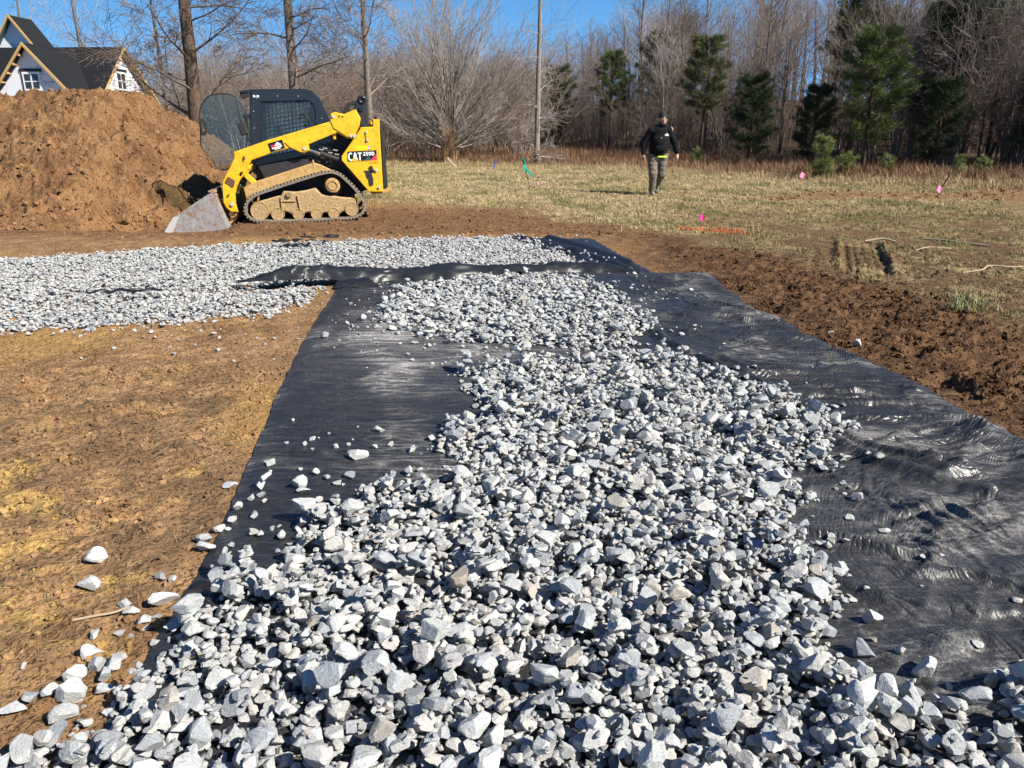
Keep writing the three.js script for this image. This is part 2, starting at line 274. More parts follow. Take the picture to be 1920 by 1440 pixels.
// rock flour lying on the weave: streaks and blotches, matter with its own grain
const dustAt = (x, z) => {
  const left = sstep(-0.3, -0.7, x), right = sstep(0.9, 1.4, x), u = x + 0.25 * z + 0.5 * N2b(x * 0.7, z * 0.7);
  const streak = Math.pow(1 - Math.abs(N2(u * 1.1, z * 6.5)), 9) * 0.8 + Math.pow(1 - Math.abs(N2b(u * 1.9, z * 15)), 8) * 0.75 + Math.pow(1 - Math.abs(N2(u * 2.6 + 9, z * 31)), 7) * 0.55 + Math.pow(1 - Math.abs(N2b(u * 2.0 - z * 2.2, z * 5 + x * 1.5)), 12) * 0.35;
  const patch = sstep(-0.15, 0.55, fbm(x * 1.0 + 2, z * 0.9, 3));
  const haze = Math.exp(-Math.pow((x + 0.72) / 0.55, 2) - Math.pow((z + 5.3) / 0.95, 2)) * 1.35 + 0.22 * Math.exp(-Math.pow((x - 0.2) / 0.8, 2)) + 0.42 * Math.exp(-Math.pow((x - 1.4) / 0.5, 2) - Math.pow((z + 2.4) / 0.9, 2)) + 0.12 * right;
  const film = 0.5 + 0.5 * N2(u * 2.6, z * 12);
  return clamp(streak * (0.10 + 0.50 * patch) * (0.34 + 1.0 * haze) + haze * (0.05 + 0.30 * film * (0.25 + 0.75 * patch)) + 0.004);
};
const FX0 = -1.9, FX1 = 2.8, FZ0 = -7.8, FZ1 = -0.4;
const fabRnd = RNG(99);
const fabTex = dataTex(1400, 2048, (i, j) => {
  const x = lerp(FX0, FX1, i / 1400), z = -lerp(-FZ1, -FZ0, j / 2048), d = dustAt(x, z) * (0.35 + 1.0 * fabRnd() + 0.35 * N2(x * 60, z * 90)) , sp = fabRnd() < 0.0012 ? 0.4 : 0;
  const k = clamp(d + sp, 0, 0.85), weave = ((i >> 1) + (j >> 1)) & 1 ? 1.0 : 0.9;
  const red = 0.04 * sstep(0.5, 0.8, fbm(x * 2 + 50, z * 3, 3)) * sstep(1.4, 1.9, x);
  const lin = [lerp(0.0110 * weave, 0.50, k) + red, lerp(0.0118 * weave, 0.48, k) + red * 0.6, lerp(0.0150 * weave, 0.455, k) + red * 0.45];
  return lin.map((v) => 255 * Math.pow(v, 1 / 2.2));
});
const fabRough = dataTex(512, 1024, (i, j) => { const x = lerp(FX0, FX1, i / 512), z = -lerp(-FZ1, -FZ0, j / 1024), v = 255 * lerp(0.38, 0.95, sstep(0.02, 0.30, dustAt(x, z))); return [v, v, v]; }, { srgb: false });
const fabBump = dataTex(1400, 2048, (i, j) => {   // fine crumpling and the weave
  const x = lerp(FX0, FX1, i / 1400), z = -lerp(-FZ1, -FZ0, j / 2048), right = sstep(0.8, 1.5, x), th = 0.5 * N2(x * 0.6 + 1, z * 0.6), u = x * Math.cos(th) + z * Math.sin(th) + 0.12 * N2b(x * 2, z * 2), v = z * Math.cos(th) - x * Math.sin(th) + 0.06 * N2(x * 3, z * 3), F = (a, b, p, n) => Math.pow(1 - Math.abs(n(u * a, v * b)), p);
  const m = sstep(-0.5, 0.5, N2(x * 1.4 + 9, z * 1.4)), k = 0.30 * F(2.2, 9, 5, N2) * m + 0.26 * F(4.2, 17, 5, N2b) * (1.1 - m) + 0.16 * F(7, 34, 4, N2) + 0.22 * right * Math.pow(1 - Math.abs(N2b(u * 5 + v * 7, v * 6 - u * 3)), 9) + 0.03 * (((i >> 1) + (j >> 1)) & 1) + 0.03 * fabRnd();
  const w = 255 * clamp(0.05 + k); return [w, w, w];
}, { srgb: false });
const fabMat = new THREE.MeshPhysicalMaterial({ color: 0xffffff, map: fabTex, roughnessMap: fabRough, roughness: 1, bumpMap: fabBump, bumpScale: 0.011, side: THREE.DoubleSide, specularIntensity: 0.9 });
const fabBackMat = new THREE.MeshPhysicalMaterial({ color: C(0.014, 0.015, 0.018), roughness: 0.42, side: THREE.DoubleSide });
function ribbonSheet(nx, nz, f) {   // f(s, t) -> [x, y, z]
  const pos = [], uv = [], idx = [];
  for (let j = 0; j <= nz; j++) for (let i = 0; i <= nx; i++) { const p = f(i / nx, j / nz); pos.push(...p); uv.push((p[0] - FX0) / (FX1 - FX0), (-p[2] + FZ1) / (FZ1 - FZ0)); }
  for (let j = 0; j < nz; j++) for (let i = 0; i < nx; i++) { const a = j * (nx + 1) + i, b = a + 1, c = a + nx + 1, d = c + 1; idx.push(a, c, b, b, c, d); }
  const g = new THREE.BufferGeometry(); g.setAttribute('position', new THREE.Float32BufferAttribute(pos, 3)); g.setAttribute('uv', new THREE.Float32BufferAttribute(uv, 2)); g.setIndex(idx); g.computeVertexNormals(); return g;
}
const frontTop = (x, z) => landSmooth(x, z) - 0.0 + frontLift(x, z);
{
  const T = thing('ground_fabric', 'wide wrinkled black woven fabric sheet under the near stones', 'fabric sheet');
  const zOf = (t) => -0.55 - 7.13 * Math.pow(t, 1.35);
  const far = (s) => 0.05 * N2(s * 4, 1) + 0.03 * s;
  part('sheet', ribbonSheet(380, 620, (s, t) => { let z = zOf(t); z += far(s) * sstep(0.9, 1, t); const a = fabL(z), b = fabR(z), x = lerp(a, b, s); return [x, frontTop(x, z), z]; }), fabMat, T);
  // the far hem folded over into a long raised roll that runs out over the driveway stones
  const P = HEM;
  const curve = new THREE.CatmullRomCurve3(P.map(([x, z]) => V(x, 0, z)));
  const roll = ribbonSheet(150, 18, (s, t) => {
    const c = curve.getPoint(s), wd = lerp(0.15, 0.38, sstep(0, 0.35, s)) * (0.85 + 0.3 * N2(s * 9, 2)), q = (t - 0.5), lift = (0.10 + 0.03 * N2(s * 7, 5)) * sstep(0, 0.12, s) * lerp(1, 0.5, sstep(0.75, 1, s));
    const arch = Math.pow(Math.max(0, 1 - Math.pow(Math.abs(q) * 2, 2.2)), 0.8), onStone = 0.075 * sstep(-1.4, -1.9, c.x);
    return [c.x + 0.03 * N2(s * 20, t * 4), landSmooth(c.x, c.z) + onStone + 0.018 + lift * arch + 0.012 * N2b(s * 26, t * 5) * arch, c.z - q * wd];
  });
  tag(part('folded_hem', roll, fabBackMat, T), 'raised black roll of folded hem');
  const flap = ribbonSheet(24, 16, (s, t) => { const a = s * 1.9; return [-1.66 + 0.42 * t * (1 - 0.4 * s), landSmooth(-1.6, -7.0) + 0.02 + 0.075 * Math.sin(a) * (0.4 + 0.6 * t) + 0.01 * N2(s * 4, t * 3), -6.98 - 0.02 * t + 0.13 * Math.cos(a) * (1 - 0.3 * t) - 0.1]; });
  tag(part('turned_corner', flap, fabBackMat, T), 'corner of the sheet turned up');

  const B = thing('ground_fabric', 'far black fabric sheet with long dark folds beside the driveway stones', 'fabric sheet');
  part('sheet', ribbonSheet(120, 160, (s, t) => { const z = lerp(-7.2, -10.4, t) - 0.05 * N2(s * 5, t) * t, a = lerp(-1.3, -0.6, t), b = table(BACK_R, Math.max(z, -10.45)) + 0.02 * N2(z * 4, 3) + (z > -7.67 ? 0.1 : 0), x = lerp(a, b, s); return [x, landSmooth(x, z) - 0.012 * sstep(-7.8, -7.4, z) + backLift(x, z), z]; }), fabBackMat, B);
  const bd = [[-5.9, -6.95, 0.55, 0.09], [-3.35, -6.42, 0.62, 0.012], [-2.75, -9.55, 0.5, 0.03], [-2.6, -9.1, 0.35, 0.03], [-2.5, -9.85, 0.5, 0.04]];
  bd.forEach(([x, z, l, w], i) => {
    const o = part('fabric_scrap', ribbonSheet(24, 6, (s, t) => [x + (s - 0.5) * l, 0.115 + 0.025 * N2(s * 3 + i * 7, t) + landSmooth(x, z), z + (t - 0.5) * (w + 0.05) + 0.18 * (s - 0.5) * -l + 0.02 * N2(s * 5, i)]), fabBackMat, scene);
    tag(o, ['narrow strip of black fabric showing in the driveway stones at the picture edge', 'thin black fabric edge poking out in the middle of the driveway stones', 'longest of three black fabric strips at the far driveway edge', 'middle black fabric strip at the far driveway edge', 'black fabric strip nearest the bare soil behind the driveway'][i], 'fabric strip', 'scraps of fabric among the driveway stones');
  });
}
// ---------------------------------------------------------------- crushed stone
const stoneMap = canvasTex(512, 512, (g, w, h) => {
  speckle(81, '226,227,226', 6200, 1, 16, (r) => { const v = 168 + r * 87 | 0; return `rgba(${v},${v},${v + 2},0.22)`; })(g, w, h);
  const r = RNG(4); for (let i = 0; i < 150; i++) { const x = r() * w, y = r() * h, l = 30 + r() * 120, a = 0.5 + (r() - 0.5) * 0.7, k = r() < 0.5 ? 250 : 120; g.strokeStyle = `rgba(${k},${k},${k + 4},${0.1 + r() * 0.3})`; g.lineWidth = 0.8 + r() * 4; g.beginPath(); g.moveTo(x, y); g.bezierCurveTo(x + l * 0.3, y + l * 0.3 * a + r() * 14, x + l * 0.6, y + l * 0.6 * a - r() * 14, x + l, y + l * a); g.stroke(); }
});
const stoneBump = canvasTex(512, 512, speckle(82, '128,128,128', 5200, 1, 20, (r) => { const v = r * 255 | 0; return `rgba(${v},${v},${v},0.3)`; }), { srgb: false });
const stoneMat = new THREE.MeshPhysicalMaterial({ color: 0xffffff, map: stoneMap, bumpMap: stoneBump, bumpScale: 0.0028, roughness: 0.9, specularIntensity: 0.4 });
function rockGeometry(seed, detail) {
  const r = RNG(seed * 977 + 5), g = new THREE.IcosahedronGeometry(1, detail); g.deleteAttribute('uv'); const m = mergeVertices(g, 1e-4), p = m.attributes.position, planes = [];
  const np = 7 + (r() * 6 | 0);
  for (let i = 0; i < np; i++) { const v = V(r() * 2 - 1, r() * 2 - 1, r() * 2 - 1).normalize(); planes.push([v, 0.40 + r() * 0.38]); }
  const v = V(), ax = [1, 0.62 + r() * 0.25, 0.62 + r() * 0.3];
  const uv = [];
  for (let i = 0; i < p.count; i++) {
    v.fromBufferAttribute(p, i);
    for (let k = 0; k < 2; k++) for (const [q, d] of planes) { const t = v.dot(q) - d; if (t > 0) v.addScaledVector(q, -t); }
    const nn = 1 + 0.05 * N3(v.x * 2.2 + seed, v.y * 2.2, v.z * 2.2) + 0.03 * N3(v.x * 5, v.y * 5 + seed, v.z * 5) + 0.018 * N3(v.x * 12, v.y * 12, v.z * 12 + seed);
    v.multiplyScalar(nn);
    uv.push(0.5 + v.x * 0.32 + v.y * 0.21 + seed * 0.13, 0.5 + v.z * 0.33 - v.y * 0.19 + seed * 0.29);
    p.setXYZ(i, v.x * ax[0], v.y * ax[1], v.z * ax[2]);
  }
  m.computeBoundingBox(); const b = m.boundingBox, s = b.getSize(V()), c = b.getCenter(V());
  for (let i = 0; i < p.count; i++) p.setXYZ(i, (p.getX(i) - c.x) / (s.x / 2), (p.getY(i) - c.y) / (s.y / 2), (p.getZ(i) - c.z) / (s.z / 2));   // unit half-extents
  m.setAttribute('uv', new THREE.Float32BufferAttribute(uv, 2));
  const cg = toCreasedNormals(m, 0.30), cp = cg.attributes.position, cu = cg.attributes.uv, A = V(), B = V(), D = V(), n = V();
  for (let i = 0; i < cp.count; i += 3) {
    A.fromBufferAttribute(cp, i); B.fromBufferAttribute(cp, i + 1); D.fromBufferAttribute(cp, i + 2); n.copy(B).sub(A).cross(D.clone().sub(A));
    const k = Math.abs(n.x) > Math.abs(n.y) ? (Math.abs(n.x) > Math.abs(n.z) ? 0 : 2) : (Math.abs(n.y) > Math.abs(n.z) ? 1 : 2);
    [A, B, D].forEach((p, q) => { const u = k === 0 ? p.y : p.x, w = k === 2 ? p.y : p.z; cu.setXY(i + q, u * 0.23 + seed * 0.13 + k * 0.37, w * 0.23 + seed * 0.29); });
  }
  return cg;
}
const ROCKS = Array.from({ length: 22 }, (_, i) => rockGeometry(i + 1, 4)), ROCKS_FAR = Array.from({ length: 14 }, (_, i) => rockGeometry(i + 41, 1));
const DRIVE = [[-12, -4.7], [-5.5, -5.15], [-3.79, -5.40], [-3.09, -5.57], [-2.52, -5.68], [-1.98, -5.95], [-1.72, -6.35], [-1.8, -6.98], [-1.06, -7.52], [0.3, -7.78], [0.72, -8.25], [0.67, -8.7], [0.38, -9.4], [-0.07, -10.3], [-1.3, -10.2], [-2.53, -10.0], [-3.6, -9.85], [-4.49, -9.62], [-5.21, -9.08], [-5.88, -8.65], [-8, -7.8], [-12, -7.2]];
const PILE = [[-0.98, -5.6], [-1.12, -6.0], [-1.0, -6.9], [-0.5, -7.3], [-0.32, -7.45], [0.64, -7.42], [0.95, -6.75], [1.02, -5.9], [1.0, -5.2], [0.64, -4.92], [0.14, -4.92], [-0.35, -5.1], [-0.7, -5.35]];
const BED = [[-0.30, -4.42], [0.14, -4.62], [0.98, -4.84], [1.23, -4.45], [1.49, -4.02], [1.64, -3.66], [1.62, -3.32], [1.30, -2.97], [1.09, -2.51], [1.12, -2.29], [1.06, -2.13], [0.99, -1.82], [0.98, -1.68], [1.14, -1.58], [1.37, -1.64], [1.75, -1.55], [1.9, -0.6], [-1.6, -0.6], [-1.45, -1.3], [-1.18, -1.46], [-1.06, -1.56], [-1.02, -1.68], [-1.0, -1.82], [-1.0, -2.05], [-0.92, -2.18], [-0.80, -2.50], [-0.68, -2.84], [-0.26, -2.98], [-0.40, -3.25], [-0.18, -3.88]];
const BARE = [[-0.8, -3.06], [-0.36, -3.06], [-0.44, -3.3], [-0.22, -3.9], [-0.4, -4.4], [-1.1, -4.3]];   // open fabric beside the bed
const HX0 = -8.2, HX1 = 2.7, HZ0 = -10.8, HZ1 = -0.9, CELL = 0.010, HW = Math.ceil((HX1 - HX0) / CELL), HH = Math.ceil((HZ1 - HZ0) / CELL), HM = new Float32Array(HW * HH);
const baseTop = (x, z) => { if (z > -7.68 && x > fabL(z) && x < fabR(z)) return frontTop(x, z); if (z < -7.3 && x > -1.2 && x < table(BACK_R, z)) return landSmooth(x, z) + backLift(x, z); return land(x, z); };
for (let j = 0; j < HH; j++) for (let i = 0; i < HW; i++) { const x = HX0 + i * CELL, z = HZ0 + j * CELL; HM[j * HW + i] = (i % 2 && j % 2) || true ? NaN : 0; }
const hAt = (i, j) => { const k = j * HW + i; let v = HM[k]; if (v !== v) v = HM[k] = baseTop(HX0 + i * CELL, HZ0 + j * CELL); return v; };
const stones = [];
function footprint(x, z, a, b, yaw, f) {
  const c = Math.cos(yaw), s = Math.sin(yaw), R = Math.max(a, b), i0 = Math.max(0, Math.floor((x - R - HX0) / CELL)), i1 = Math.min(HW - 1, Math.ceil((x + R - HX0) / CELL)), j0 = Math.max(0, Math.floor((z - R - HZ0) / CELL)), j1 = Math.min(HH - 1, Math.ceil((z + R - HZ0) / CELL));
  for (let j = j0; j <= j1; j++) for (let i = i0; i <= i1; i++) { const dx = HX0 + i * CELL - x, dz = HZ0 + j * CELL - z, u = (dx * c - dz * s) / a, v = (dx * s + dz * c) / b, q = 1 - u * u - v * v; if (q > 0) f(i, j, Math.sqrt(q)); }
}
function restHeight(x, z, a, b, h, yaw) { let y = -1e9; footprint(x, z, a * 0.8, b * 0.8, yaw, (i, j, q) => { y = Math.max(y, hAt(i, j) + h * q); }); return y; }
const TONES = [[0.58, 0.585, 0.575], [0.52, 0.525, 0.515], [0.62, 0.62, 0.605], [0.56, 0.57, 0.55], [0.48, 0.495, 0.51], [0.42, 0.435, 0.455], [0.58, 0.56, 0.525], [0.57, 0.54, 0.52], [0.34, 0.355, 0.375], [0.52, 0.47, 0.41], [0.42, 0.36, 0.29]];
const stoneTone = (r) => {
  const t = r(); return TONES[t < 0.46 ? (r() * 4 | 0) : t < 0.68 ? 4 + (r() * 2 | 0) : t < 0.82 ? 6 : t < 0.91 ? 7 : t < 0.982 ? 8 : t < 0.996 ? 9 : 10];
};
function drop(x, z, a, b, h, yaw, r, extra = {}) {
  const sink = extra.sink ?? 0.14, y = restHeight(x, z, a, b, h, yaw) - h * sink;
  if (y < -1) return null;
  footprint(x, z, a, b, yaw, (i, j, q) => { const k = j * HW + i; HM[k] = Math.max(hAt(i, j), y + h * q * 0.82); });
  const tl = extra.tilt ?? 0.34, s = { x, y, z, a, b, h, q: E((r() - 0.5) * 2 * tl, yaw, (r() - 0.5) * 2 * tl).multiply(E(r() < 0.5 ? Math.PI : 0, 0, 0)), c: extra.c ?? stoneTone(r), v: extra.v ?? (r() * 22 | 0), ...extra };
  stones.push(s); return s;
}
// stones that lie by themselves and can be pointed out one by one: x, z, half length, half width, half height, yaw, tone, label
const W = TONES[2], BL = TONES[4], DK = [0.30, 0.325, 0.36];
const SINGLES = [
  [-1.46, -2.31, 0.062, 0.042, 0.040, 0.3, W, 'smooth white stone lying alone on the clay, farther of the pair beside the yellow smear'],
  [-1.41, -2.17, 0.058, 0.040, 0.040, -0.2, W, 'blocky white stone alone on the clay, nearer of the pair beside the yellow smear'],
  [-1.12, -2.07, 0.072, 0.050, 0.045, 0.6, W, 'large rounded white stone on the clay just outside the fabric edge, above the stick'],
  [-1.235, -2.05, 0.034, 0.026, 0.022, 0.1, BL, 'bluish stone at the thick end of the bare stick'],
  [-1.19, -2.00, 0.040, 0.024, 0.026, 0.4, W, 'small white stone touching the bluish stone by the stick'],
  [-1.135, -1.965, 0.036, 0.028, 0.03, 1.0, W, 'chunky white stone between stick and fabric edge'],
  [-1.30, -1.585, 0.050, 0.038, 0.024, 0.5, W, 'flat pinkish white slab alone on the clay at the picture edge'],
  [-1.20, -2.90, 0.050, 0.026, 0.02, 0.1, BL, 'flat bluish stone half under the left fabric edge'],
  [-1.105, -2.52, 0.036, 0.024, 0.022, 0.5, W, 'smaller of two white stones just outside the fabric edge'],
  [-1.135, -2.45, 0.055, 0.036, 0.03, -0.4, BL, 'long bluish stone in the trio by the fabric edge'],
  [-1.10, -2.385, 0.050, 0.034, 0.034, -0.3, W, 'nearest white stone in the trio by the fabric edge'],
  [-1.22, -1.82, 0.046, 0.032, 0.03, 0.2, W, 'five-sided white stone topping the small cluster on the clay'],
  [-1.175, -1.77, 0.036, 0.034, 0.03, 0.8, BL, 'rounded stone below the five-sided one in the clay cluster'],
  [-1.215, -1.725, 0.046, 0.04, 0.032, 0.4, W, 'egg-shaped stone in the middle of the clay cluster'],
  [-1.125, -1.715, 0.036, 0.032, 0.034, 1.2, BL, 'bluish egg-shaped stone between the clay cluster and the fabric'],
  [-1.18, -1.645, 0.062, 0.042, 0.042, 0.3, W, 'biggest brightest stone at the foot of the clay cluster'],
  [-1.10, -1.665, 0.048, 0.028, 0.026, -0.05, W, 'long white bar of stone beside the fabric edge'],
  [-1.245, -1.655, 0.036, 0.03, 0.03, 0.9, BL, 'bluish stone on the outer side of the clay cluster'],
  [2.41, -5.07, 0.052, 0.042, 0.05, 0.4, W, 'bright white stone alone on the dark soil past the fabric'],
  [2.78, -5.50, 0.030, 0.026, 0.024, 0.4, W, 'small rounded white stone farthest out on the dark soil'],
  [2.37, -5.43, 0.036, 0.022, 0.015, 0.1, W, 'thin flat white stone on the dark soil next to the fabric edge'],
  [-0.70, -3.14, 0.078, 0.050, 0.036, -0.15, W, 'large flat cream stone alone on the open fabric'],
  [-0.855, -2.985, 0.028, 0.022, 0.02, 0.3, W, 'small pale stone between the cream slab and the double stone'],
  [-0.89, -2.86, 0.050, 0.045, 0.05, 0.5, W, 'tall blocky white stone of the touching pair on the fabric'],
  [-0.86, -2.805, 0.044, 0.028, 0.022, 0.1, W, 'wedge-shaped white stone leaning against the blocky one on the fabric'],
  [-1.045, -2.83, 0.030, 0.030, 0.036, 0.2, W, 'upright oval stone near the fabric edge above the bluish chip'],
  [-1.025, -2.77, 0.028, 0.022, 0.02, 0.4, BL, 'bluish chip below the upright oval stone near the fabric edge'],
  [-1.09, -2.68, 0.034, 0.026, 0.03, 0.8, W, 'angular white stone closest to the left fabric edge'],
  [-1.08, -2.585, 0.026, 0.024, 0.024, 0.2, W, 'rounded small stone below the angular one at the fabric edge'],
  [-0.83, -3.27, 0.020, 0.018, 0.018, 0.2, W, 'tiny round stone in the bare middle of the fabric'],
  [-1.13, -3.62, 0.014, 0.012, 0.012, 0.2, W, 'tiniest bright chip on the dark fabric near its left edge'],
  [-0.66, -3.47, 0.046, 0.032, 0.026, 0.3, W, 'pale stone at the head of a dust streak on the fabric'],
  [1.105, -1.95, 0.040, 0.036, 0.040, 0.3, W, 'bright white angular stone sitting out on the fabric beyond the bed'],
  [1.005, -1.79, 0.052, 0.036, 0.042, -0.5, DK, 'dark slate-blue stone jutting from the edge of the bed'],
  [1.10, -1.775, 0.022, 0.018, 0.018, 0.2, W, 'small pale stone just beyond the slate-blue one'],
  [1.33, -1.80, 0.026, 0.016, 0.016, -0.4, W, 'oblong pale stone lying by itself on the right fabric'],
  [1.415, -1.735, 0.020, 0.015, 0.014, -0.3, W, 'small chip nearest the picture edge on the right fabric'],
  [1.43, -2.29, 0.018, 0.014, 0.010, 0, W, 'first of two little flat chips side by side on the fabric'],
  [1.49, -2.285, 0.018, 0.014, 0.010, 0, W, 'second of two little flat chips side by side on the fabric, farther out'],
  [1.38, -2.47, 0.036, 0.020, 0.016, -0.1, W, 'low oblong stone in a dusty hollow of the right fabric'],
  [1.13, -1.70, 0.052, 0.038, 0.046, 0.3, W, 'big pyramid-shaped stone casting a dark shadow at the fabric edge'],
  [1.20, -1.585, 0.060, 0.042, 0.044, 0.2, BL, 'large grey block by the tan stone at the lower fabric fold'],
  [1.265, -1.63, 0.034, 0.026, 0.034, 0.9, [0.50, 0.42, 0.31], 'tan upright stone at the lower fabric fold'],
  [1.35, -3.02, 0.032, 0.026, 0.03, 0.4, W, 'pale cube of stone at the outer rim of the bed'],
];
const rs = RNG(2024);
const singles = SINGLES.map(([x, z, a, b, h, yaw, c, label], i) => drop(x, z, a * 0.66, b * 0.66, h * 0.66, yaw, rs, { c, label, tilt: 0.12, v: i % 22, sink: 0.22 }));
function scatter(n, region, size, r, density, tries = 2) {
  const xs = region.map((p) => p[0]), zs = region.map((p) => p[1]), x0 = Math.max(HX0, Math.min(...xs) - 0.5), x1 = Math.min(HX1, Math.max(...xs) + 0.5), z0 = Math.max(HZ0, Math.min(...zs) - 0.5), z1 = Math.min(HZ1, Math.max(...zs) + 0.5);
  for (let i = 0; i < n; i++) {
    const a = size(r), b = a * (0.62 + r() * 0.34), h = a * (0.42 + r() * 0.32), yaw = r() * Math.PI;
    let best = null;
    for (let t = 0; t < tries; t++) {
      const x = lerp(x0, x1, r()), z = lerp(z0, z1, r()); if (r() > density(x, z)) continue;
      const y = restHeight(x, z, a, b, h, yaw) - baseTop(x, z); if (!best || y < best[2]) best = [x, z, y];
    }
    if (best) drop(best[0], best[1], a, b, h, yaw, r);
  }
}
const clearOf = (x, z) => { for (const s of singles) if (s && Math.hypot(x - s.x, z - s.z) < s.a * 1.25) return false; return true; };
const soft = (P, x, z, fall, out) => { const d = polyDist(P, x, z) + 0.10 * N2(x * 3, z * 3) + 0.05 * N2b(x * 8, z * 8); return d < 0 ? sstep(0, -0.09, d) * 0.88 + 0.12 : out * Math.exp(-d / fall); };
const size = (lo, mid, hi) => (r) => { const t = r(); return t < 0.72 ? lerp(lo, mid, Math.pow(r(), 0.9)) : lerp(mid, hi, Math.pow(r(), 2.2)); };
const bedD = (x, z) => clearOf(x, z) ? soft(BED, x, z, 0.08, 0.07) * (inPoly(BARE, x, z) ? 0.06 : 1) : 0;
const pileD = (x, z) => soft(PILE, x, z, 0.14, 0.10);
const driveD = (x, z) => soft(DRIVE, x, z, 0.07, 0.16) * (x > -1.75 && z > -7.0 ? 0.03 : 1) * sstep(0.09, 0.15, lineDist(HEM, x, z));
scatter(19000, BED, size(0.007, 0.015, 0.024), RNG(71), bedD, 2);
scatter(9000, BED, size(0.009, 0.022, 0.040), RNG(72), bedD, 3);
scatter(11000, BED, size(0.004, 0.010, 0.018), RNG(73), bedD, 1);
scatter(150, BED, (r) => 0.032 + r() * 0.014, RNG(74), (x, z) => bedD(x, z) > 0.8 ? 1 : 0, 3);
scatter(5600, PILE, size(0.008, 0.021, 0.038), RNG(75), pileD, 3);
scatter(3000, PILE, size(0.005, 0.013, 0.022), RNG(76), pileD, 1);
scatter(44000, DRIVE, size(0.009, 0.018, 0.026), RNG(77), driveD, 2);
scatter(26000, DRIVE, size(0.008, 0.016, 0.025), RNG(78), driveD, 2);
scatter(700, [[0.6, -8], [2.2, -8], [2.3, -4.4], [1.1, -4.4]], size(0.007, 0.012, 0.022), RNG(79), (x, z) => (x < fabR(z) - 0.1 && clearOf(x, z) ? 0.10 + 0.5 * sstep(0.55, 0, Math.abs(x - 1.25)) : 0) * sstep(0.1, 0.5, fbm(x * 2.3, z * 2.3, 2) + 0.25), 1);
scatter(170, [[-0.95, -2.8], [-0.5, -2.9], [-0.6, -2.2], [-0.95, -2.1]], size(0.008, 0.018, 0.034), RNG(86), (x, z) => x > fabL(z) + 0.08 && clearOf(x, z) ? 0.2 + 0.6 * sstep(-0.1, 0.4, N2(x * 5, z * 5)) : 0, 1);
scatter(150, [[-1.12, -1.5], [-1.0, -1.5], [-1.02, -1.5], [-1.1, -1.5]], size(0.010, 0.020, 0.032), RNG(87), (x, z) => z > -1.92 && z < -1.5 && x < -0.98 && x > -1.26 && clearOf(x, z) ? 0.75 : z > -2.15 && z < -1.92 && x > -1.18 && x < -1.0 && clearOf(x, z) ? 0.6 : 0, 1);
scatter(900, [[-1.5, -6.6], [-0.6, -7], [-0.5, -3.3], [-1.3, -3.3]], size(0.006, 0.011, 0.022), RNG(80), (x, z) => x > fabL(z) + 0.12 && clearOf(x, z) ? 0.07 + 0.5 * sstep(-4.4, -5.2, z) * sstep(-0.2, 0.4, N2(x * 3, z * 3) + 0.3) : 0, 1);
scatter(170, [[-1.9, -6.6], [-1.55, -6.6], [-1.6, -5.2], [-2.6, -5.2]], size(0.008, 0.015, 0.026), RNG(83), (x, z) => x < fabL(z) - 0.04 ? 0.5 : 0, 1);
scatter(260, [[1.2, -3.6], [2.1, -3.6], [2.0, -1.7], [1.1, -1.7]], size(0.004, 0.007, 0.018), RNG(84), (x, z) => clearOf(x, z) ? Math.exp(-Math.max(0, x - 1.15) / 0.22) * 0.6 : 0, 1);
scatter(120, [[0.9, -10.2], [0.4, -10.2], [0.9, -7.9], [1.3, -7.9]], size(0.010, 0.018, 0.030), RNG(85), (x, z) => x < table(BACK_R, z) - 0.15 ? 0.5 : 0, 1);
